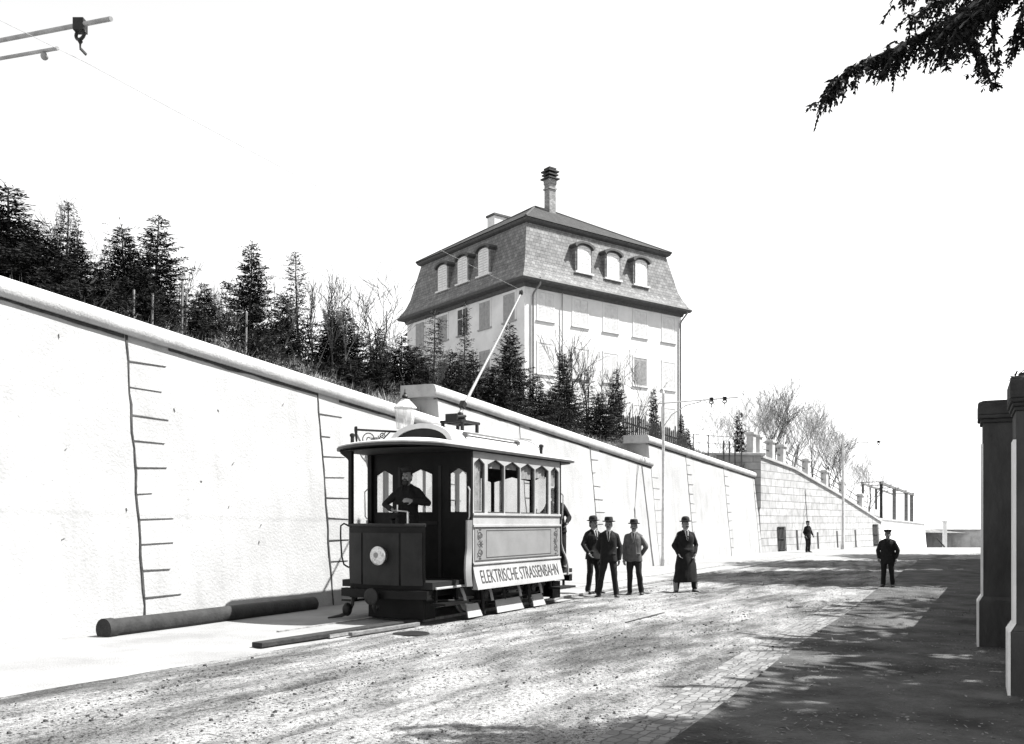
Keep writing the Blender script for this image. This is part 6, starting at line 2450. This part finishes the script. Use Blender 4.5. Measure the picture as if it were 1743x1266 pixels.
    bough(pp([(1400, 172), (1432, 128), (1470, 104), (1520, 84), (1570, 58), (1640, 20), (1760, -50), (1900, -120)], 7.0, 0.05), lambda f: 0.16 + 0.16 * min(1, f * 3) * (1 if f < 0.55 else 0.8), 0.3, 1.25)
    bough(pp([(1685, 128), (1668, 96), (1650, 60), (1660, 10), (1720, -60), (1860, -160)], 7.3, 0.06), lambda f: 0.13, 0.3, 0.8, 0.85)
    for lst, y0 in (([(1608, 112), (1622, 80), (1640, 40), (1680, -10)], 7.0), ([(1640, 100), (1652, 70), (1668, 30), (1700, -20)], 7.1), ([(1702, 118), (1692, 84), (1690, 40), (1700, 0)], 7.35), ([(1722, 96), (1728, 60), (1740, 20), (1760, -20)], 7.5), ([(1580, 92), (1596, 66), (1620, 40), (1660, 5)], 6.9), ([(1690, 150), (1682, 130), (1672, 105)], 7.3), ([(1664, 120), (1668, 96), (1660, 70)], 7.2), ([(1500, 128), (1515, 100), (1540, 75)], 7.0), ([(1455, 140), (1465, 115), (1480, 98)], 7.0)):
        bough(pp(lst, y0, 0.04), lambda f: 0.10, 0.2, 0.9, 0.85)
    bough(pp([(1548, 28), (1590, 5), (1650, -20), (1760, -70), (1900, -130)], 7.6, 0.06), lambda f: 0.24, 0.3, 1.0)
    bough(pp([(1608, 78), (1640, 40), (1690, 0), (1790, -70), (1900, -150)], 6.8, 0.06), lambda f: 0.22, 0.3, 1.0)
    bough(pp([(1738, 70), (1750, 30), (1790, -20), (1880, -120)], 7.4, 0.06), lambda f: 0.20, 0.3, 1.0)
    bough(pp([(1530, -4), (1580, -20), (1680, -60), (1850, -140)], 7.9, 0.06), lambda f: 0.20, 0.3, 1.0)
    br.build('bough', M['bark'], o, smooth=True)
    c.build('crown', M['needles'], o)
    # the rest of its crown, outside the frame, shades the footpath
    g = MB()
    for z in [5.6 + 0.45 * k for k in range(18)]:
        f = (z - 5.0) / 9.0
        for b in range(10):
            az = r.uniform(-2.0, 1.65)
            L = (1 - f) ** 0.8 * 4.2 * r.uniform(0.6, 1.1)
            d = Vector((math.cos(az), math.sin(az), 0))
            s = Vector((-d.y, d.x, 0))
            for k in range(int(L / 0.14)):
                q = 0.15 + 0.85 * k / max(1, L / 0.14)
                p = d * L * q + Vector((0, 0, z - 0.35 * L * q * q - 0.1))
                for _ in range(7):
                    dd = (s * r.uniform(-1, 1) + d * r.uniform(0, 0.6) + Vector((0, 0, r.uniform(-0.9, 0.1)))).normalized()
                    g.blade(p, dd, r.uniform(0.25, 0.6), r.uniform(0.06, 0.13))
    g.build('unseen_upper_crown', M['needles'], o)
    # ---- unseen evergreens added behind the garden wall to shade road and footpath
    def shade_tree(x, y, H, Rd, seed, label, dens=1.0):
        t, c = MB(), MB()
        rr = random.Random(seed)
        o = thing('unseen_shade_tree', label, 'tree', (x, y, 0))
        t.tube([Vector((0, 0, -0.3)), Vector((0.1, 0, H * 0.5)), Vector((0, 0, H * 0.97))], [0.28, 0.18, 0.02], 9)
        t.build('trunk', M['bark'], o, smooth=True)
        z = 0.8
        while z < H:
            f = z / H
            rad = Rd * min(1, ((1 - f) * 2.6) ** 0.6 * (0.6 + 2 * f)) * (0.8 + 0.2 * math.sin(z * 2.1 + seed))
            n = int((26 + 85 * rad) * dens)
            for i in range(n):
                a = rr.uniform(0, 6.28)
                q = rad * math.sqrt(rr.uniform(0.12, 1.0)) * rr.uniform(0.85, 1.08)
                p = Vector((q * math.cos(a), q * math.sin(a), z + rr.uniform(-0.25, 0.25) - 0.15 * q))
                dd = Vector((math.cos(a) + rr.gauss(0, 0.6), math.sin(a) + rr.gauss(0, 0.6), rr.gauss(-0.2, 0.4))).normalized()
                c.blade(p, dd, rr.uniform(0.4, 0.9), rr.uniform(0.16, 0.34))
            z += 0.34
        c.build('crown', M['leaf'], o)
    GRP = 'unseen evergreens behind the garden wall'
    shade_tree(22.4, 28.8, 23.0, 3.9, 61, 'broad unseen evergreen behind the garden wall, nearest the figure in black')
    shade_tree(27.4, 37.5, 24.0, 4.0, 62, 'tallest unseen evergreen behind the garden wall beyond the gate pillars')
    shade_tree(31.8, 45.5, 20.0, 3.8, 63, 'unseen evergreen at the far end of the garden wall')
    shade_tree(10.8, 9.2, 11.0, 2.4, 67, 'tall unseen evergreen behind the nearer gate pillar beside the large conifer', 0.32)
    shade_tree(12.6, 12.9, 11.5, 2.7, 64, 'rounded unseen evergreen close behind the fully visible gate pillar', 0.30)
    shade_tree(15.9, 18.0, 12.5, 2.8, 65, 'second unseen evergreen behind the garden wall beyond the gate pillars', 0.22)
    shade_tree(18.8, 23.5, 9.0, 2.4, 66, 'lower unseen evergreen between two taller ones behind the garden wall', 0.5)

# ------------------------------------------------------------------ street furniture
def build_furniture():
    # lantern on a scrolled wall bracket
    s, h = on_wall(604, 735)
    base = WP(s, h)
    L = thing('wall_lantern', 'glass street lantern with pointed finial on a scrolled iron wall bracket behind the tram', 'street lamp', base)
    # the bracket swings along the wall: find how far, so that the lantern hangs 0.6 m off the wall
    ds = 0.3
    while ds < 2.5:
        q = WP(s + ds, h, 0.62)
        if CX + F * q.x / q.y > 689:
            break
        ds += 0.02
    n = (WP(s + ds, h, 0.62) - base)
    reach = n.length
    n.normalize()
    tipv = n * reach + Vector((0, 0, 0.05))
    lamp_drop = Vector((0, 0, -0.10))
    m = MB()
    m.beam(Vector((0, 0, 0.05)), tipv, 0.03, 0.045)
    m.beam(n * 0.03 + Vector((0, 0, 0.12)), n * 0.03 + Vector((0, 0, -0.42)), 0.05, 0.04, up=(0, 1, 0))
    m.build('bracket', M['iron'], L)
    m = MB()
    f = lambda u, z: n * u + Vector((0, 0, z))
    pts = [f(0.06, -0.38)] + [f(0.06 + 0.05 * k, -0.38 + 0.0) for k in (1,)]
    m.tube([f(0.05, -0.40), f(0.30, -0.36), f(0.55, -0.22), f(0.75, -0.02), f(0.8, 0.03)], 0.014, 6)
    for cx, cz, r1, mir in ((0.33, -0.14, 0.17, 1), (0.62, -0.06, 0.09, -1), (1.02, -0.03, 0.09, 1)):
        m.tube([f(x, z) for x, z in spiral(cx, cz, 0.02, r1, 1.6, 0.6, 36, mir)], 0.012, 5)
    m.tube([f(0.48, -0.2), f(0.58, -0.08), f(0.70, 0.02)], 0.01, 5)
    m.build('scrollwork', M['iron'], L, smooth=True)
    c = tipv + lamp_drop
    m = MB()
    m.lathe([(0.02, 0.0), (0.03, 0.05), (0.02, 0.10), (0.06, 0.14), (0.10, 0.16)], c, 12)
    m.build('lamp_stem', M['iron'], L, smooth=True)
    m = MB()
    m.lathe([(0.17, 0.16), (0.22, 0.60), (0.225, 0.64)], c, 8)
    gl = m.build('lamp_glass', M['lamp_glass'], L)
    m = MB()
    for k in range(8):
        w = 2 * math.pi * k / 8
        m.tube([c + Vector((0.173 * math.cos(w), 0.173 * math.sin(w), 0.16)), c + Vector((0.227 * math.cos(w), 0.227 * math.sin(w), 0.64))], 0.007, 4)
    m.build('glazing_bar', M['pale_iron'], gl)
    m = MB()
    m.lathe([(0.26, 0.63), (0.255, 0.65), (0.17, 0.74), (0.10, 0.81), (0.095, 0.835)], c, 8)
    m.build('lamp_hood', M['whitewash_and_lit_edge'], L)
    m = MB()
    m.lathe([(0.105, 0.835), (0.11, 0.85), (0.06, 0.855), (0.055, 0.87), (0.075, 0.885), (0.06, 0.92), (0.022, 0.95), (0.034, 0.97), (0.012, 0.99), (0.01, 1.05), (0.002, 1.07)], c, 14)
    m.build('finial', M['iron'], L, smooth=True)

    # cast iron pipe lying along the wall foot
    a, b = G(176, 1075, 0.14), G(533, 1030, 0.13)
    d = (b - a)
    o = thing('iron_pipe', 'thick cast iron pipe lying on the ground along the foot of the wall', 'pipe', (a.x, a.y, 0.17))
    m = MB()
    n = 28
    r0 = 0.145
    u = d.normalized()
    side = Vector((-u.y, u.x, 0))
    rr = []
    for (t, rad) in ((0.0, r0 * 0.82), (0.0, r0 * 1.12), (0.14, r0 * 1.12), (0.16, r0), (d.length - 0.03, r0 * 0.97), (d.length, r0 * 0.95), (d.length, r0 * 0.72), (d.length - 0.5, r0 * 0.70)):
        rr.append([u * t + side * (rad * math.cos(2 * math.pi * k / n)) + Vector((0, 0, rad * math.sin(2 * math.pi * k / n))) for k in range(n)])
    m.loft(rr)
    m.build('barrel', M['rust'], o, smooth=True)

    # dark beam on the ground before the tram, and a paler bar beside it
    a, b = G(437, 1104, 0.02), G(712, 1061, 0.02)
    u = (b - a).normalized()
    m = MB()
    m.beam(Vector((0, 0, 0.06)), b - a + Vector((0, 0, 0.06)), 0.20, 0.07)
    o = m.build('timber_beam', M['timber'], bevel=0.012)
    o.location = (a.x, a.y, 0.01)
    tag(o, 'long dark timber beam lying on the ground in front of the tram', 'beam')
    a, b = G(596, 1084, 0.02), G(712, 1066, 0.02)
    m = MB()
    m.beam(Vector((0, 0, 0.05)), b - a + Vector((0, 0, 0.05)), 0.08, 0.06)
    o = m.build('timber_bar', M['timber_pale'], bevel=0.01)
    o.location = (a.x, a.y, 0.01)
    tag(o, 'shorter pale bar lying beside the dark beam under the tram front', 'beam')
    a, b = G(1065, 1068), G(1130, 1050)
    m = MB()
    m.beam(Vector((0, 0, 0.025)), b - a + Vector((0, 0, 0.02)), 0.03, 0.03)
    o = m.build('iron_bar', M['iron'])
    o.location = (a.x, a.y, 0.05)
    tag(o, 'thin iron bar lying on the road near the gutter', 'bar')
    # round iron covers beside the tram
    for px, py, rad, lab in ((700, 1080, 0.28, 'round dark iron cover in the road beside the tram front'), ):
        g = G(px, py, 0.04)
        m = MB()
        m.lathe([(rad, -0.03), (rad, 0.012), (rad * 0.9, 0.018), (rad * 0.88, 0.010), (0.01, 0.012)], (0, 0, 0), 28)
        o = m.build('road_cover', M['iron'], smooth=True)
        o.location = (g.x, g.y, 0.05)
        tag(o, lab, 'cover')

    # overhead line poles with bracket arms
    def pole(label, foot, H, arm_z, reach, dirn, pale, hangers, rad=0.075, second=False, tilt=0.0):
        o = thing('overhead_line_pole', label, 'pole', foot, 0, 'poles carrying the overhead line')
        mt = M['pale_iron'] if pale else M['near_arm']
        m = MB()
        m.lathe([(rad * 1.9, -0.2), (rad * 1.9, 0.25), (rad * 1.25, 0.4), (rad * 1.1, 2.2), (rad * 0.95, 2.25), (rad * 0.85, H), (rad * 1.1, H + 0.02), (rad * 0.4, H + 0.14), (0.005, H + 0.2)], (0, 0, 0), 12)
        m.build('mast', mt, o, smooth=True)
        m = MB()
        d = Vector(dirn).normalized()
        m.tube([d * -0.2 + Vector((0, 0, arm_z + tilt * (reach + 0.2))), d * reach + Vector((0, 0, arm_z + 0.04))], 0.027, 8)
        (None if second else m.tube([Vector((0, 0, arm_z - 0.9)), d * 0.35 + Vector((0, 0, arm_z - 0.45)), d * 0.9 + Vector((0, 0, arm_z - 0.14)), d * 1.5 + Vector((0, 0, arm_z - 0.03))], 0.022, 8))
        if second:
            m.tube([Vector((0, 0, arm_z - 0.22 + tilt * reach)), d * (reach - 0.95) + Vector((0, 0, arm_z - 0.20 + tilt * 0.95))], 0.022, 8)
            m.ball(d * (reach - 1.2) + Vector((0, 0, arm_z - 0.27 + tilt * 1.2)), 0.045, 10, 8)
        a = m.build('bracket_arm', mt, o, smooth=True)
        for u in hangers:
            m = MB()
            p = d * u + Vector((0, 0, arm_z + 0.03 + tilt * (reach - u)))
            ax = Vector((-d.y, d.x, 0))
            m.box(p.x - 0.06, p.x + 0.06, p.y - 0.06, p.y + 0.06, p.z - 0.08, p.z + 0.06)
            rg = [p + Vector((0, 0, -0.11)) + d * (0.075 * math.cos(w)) + Vector((0, 0, 0.055 * math.sin(w))) for w in [2 * math.pi * k / 16 for k in range(17)]]
            m.tube(rg, 0.02, 7, caps=False)
            m.lathe([(0.01, -0.27), (0.012, -0.22), (0.03, -0.19), (0.02, -0.165)], p, 8)
            m.beam(p + Vector((0, 0, -0.27)), p + Vector((0, 0, -0.31)) + ax * 0.08, 0.02, 0.025)
            m.build('wire_hanger', M['iron'], a, smooth=True)
        return o
    n = Vector((NX, NY, 0))
    # pole seen between the group of men and the man in the overcoat
    DC = 11.75
    Yc = F * (DC / NX) / (1724 - 1129)
    g = Vector(((1129 - CX) / F * Yc, Yc, 0.05))
    sC, DC = to_sd(g)
    pole('slim pale overhead line pole standing on the pavement behind the men', g, 6.6, 6.25, DC - TRAM_D + 0.5, n, True, (DC - TRAM_D, DC - TRAM_D - 0.5), 0.06)
    g2 = G(1435, 935, 0.05)
    pole('distant overhead line pole at the bend before the ashlar wall', g2, 7.0, 6.5, 2.6, Vector((0.8, -0.6, 0)), True, (2.1,), 0.075)
    # near pole at the left, outside the frame, its arm reaching into the view
    sN = 6.85
    DN = 11.7
    fN = SD(sN, DN, 0.05)
    pole('near overhead line arm with ring hanger at the upper left, its pole outside the view', fN, 8.1, 7.36, DN - TRAM_D + 0.42, n, False, (DN - TRAM_D - 0.12,), 0.09, True, 0.15)
    # trolley wire
    pts = []
    def wz(s):
        return 6.78
    wp = [SD(-10, TRAM_D, 7.0), SD(sN, TRAM_D, 7.05)]
    s1 = TRAM_S + 3.85
    wp += [SD(sN + (s1 - sN) * k / 6, TRAM_D, 7.05 - 0.26 * k / 6 - 0.05 * math.sin(math.pi * k / 6)) for k in range(1, 7)]
    wp += [SD(s1 + (sC - s1) * k / 8, TRAM_D, 6.79 - (6.79 - 5.98) * (k / 8) - 0.10 * math.sin(math.pi * k / 8)) for k in range(1, 9)]
    e = g2 + Vector((0.8, -0.6, 0)) * 2.1
    for k in range(1, 7):
        q = wp[-1] if k == 1 else q0
        q0 = wp[-1]
    st = wp[-1].copy()
    for k in range(1, 9):
        wp.append(st.lerp(Vector((e.x, e.y, 6.2)), k / 8) - Vector((0, 0, 0.16 * math.sin(math.pi * k / 8))))
    m = MB()
    m.tube(wp, 0.0028, 5)
    tag(m.build('trolley_wire', M['steel'], smooth=True), 'thin overhead trolley wire running above the tram from pole to pole', 'wire')
# ------------------------------------------------------------------ build everything
setup_materials()
setup_world()
build_ground()
build_retaining_wall()
build_ashlar_wall()
build_hill()
build_house()
build_far()
build_fences()
build_tram()
build_people()
build_spruces()
build_bare_trees()
build_right_side()
build_furniture()
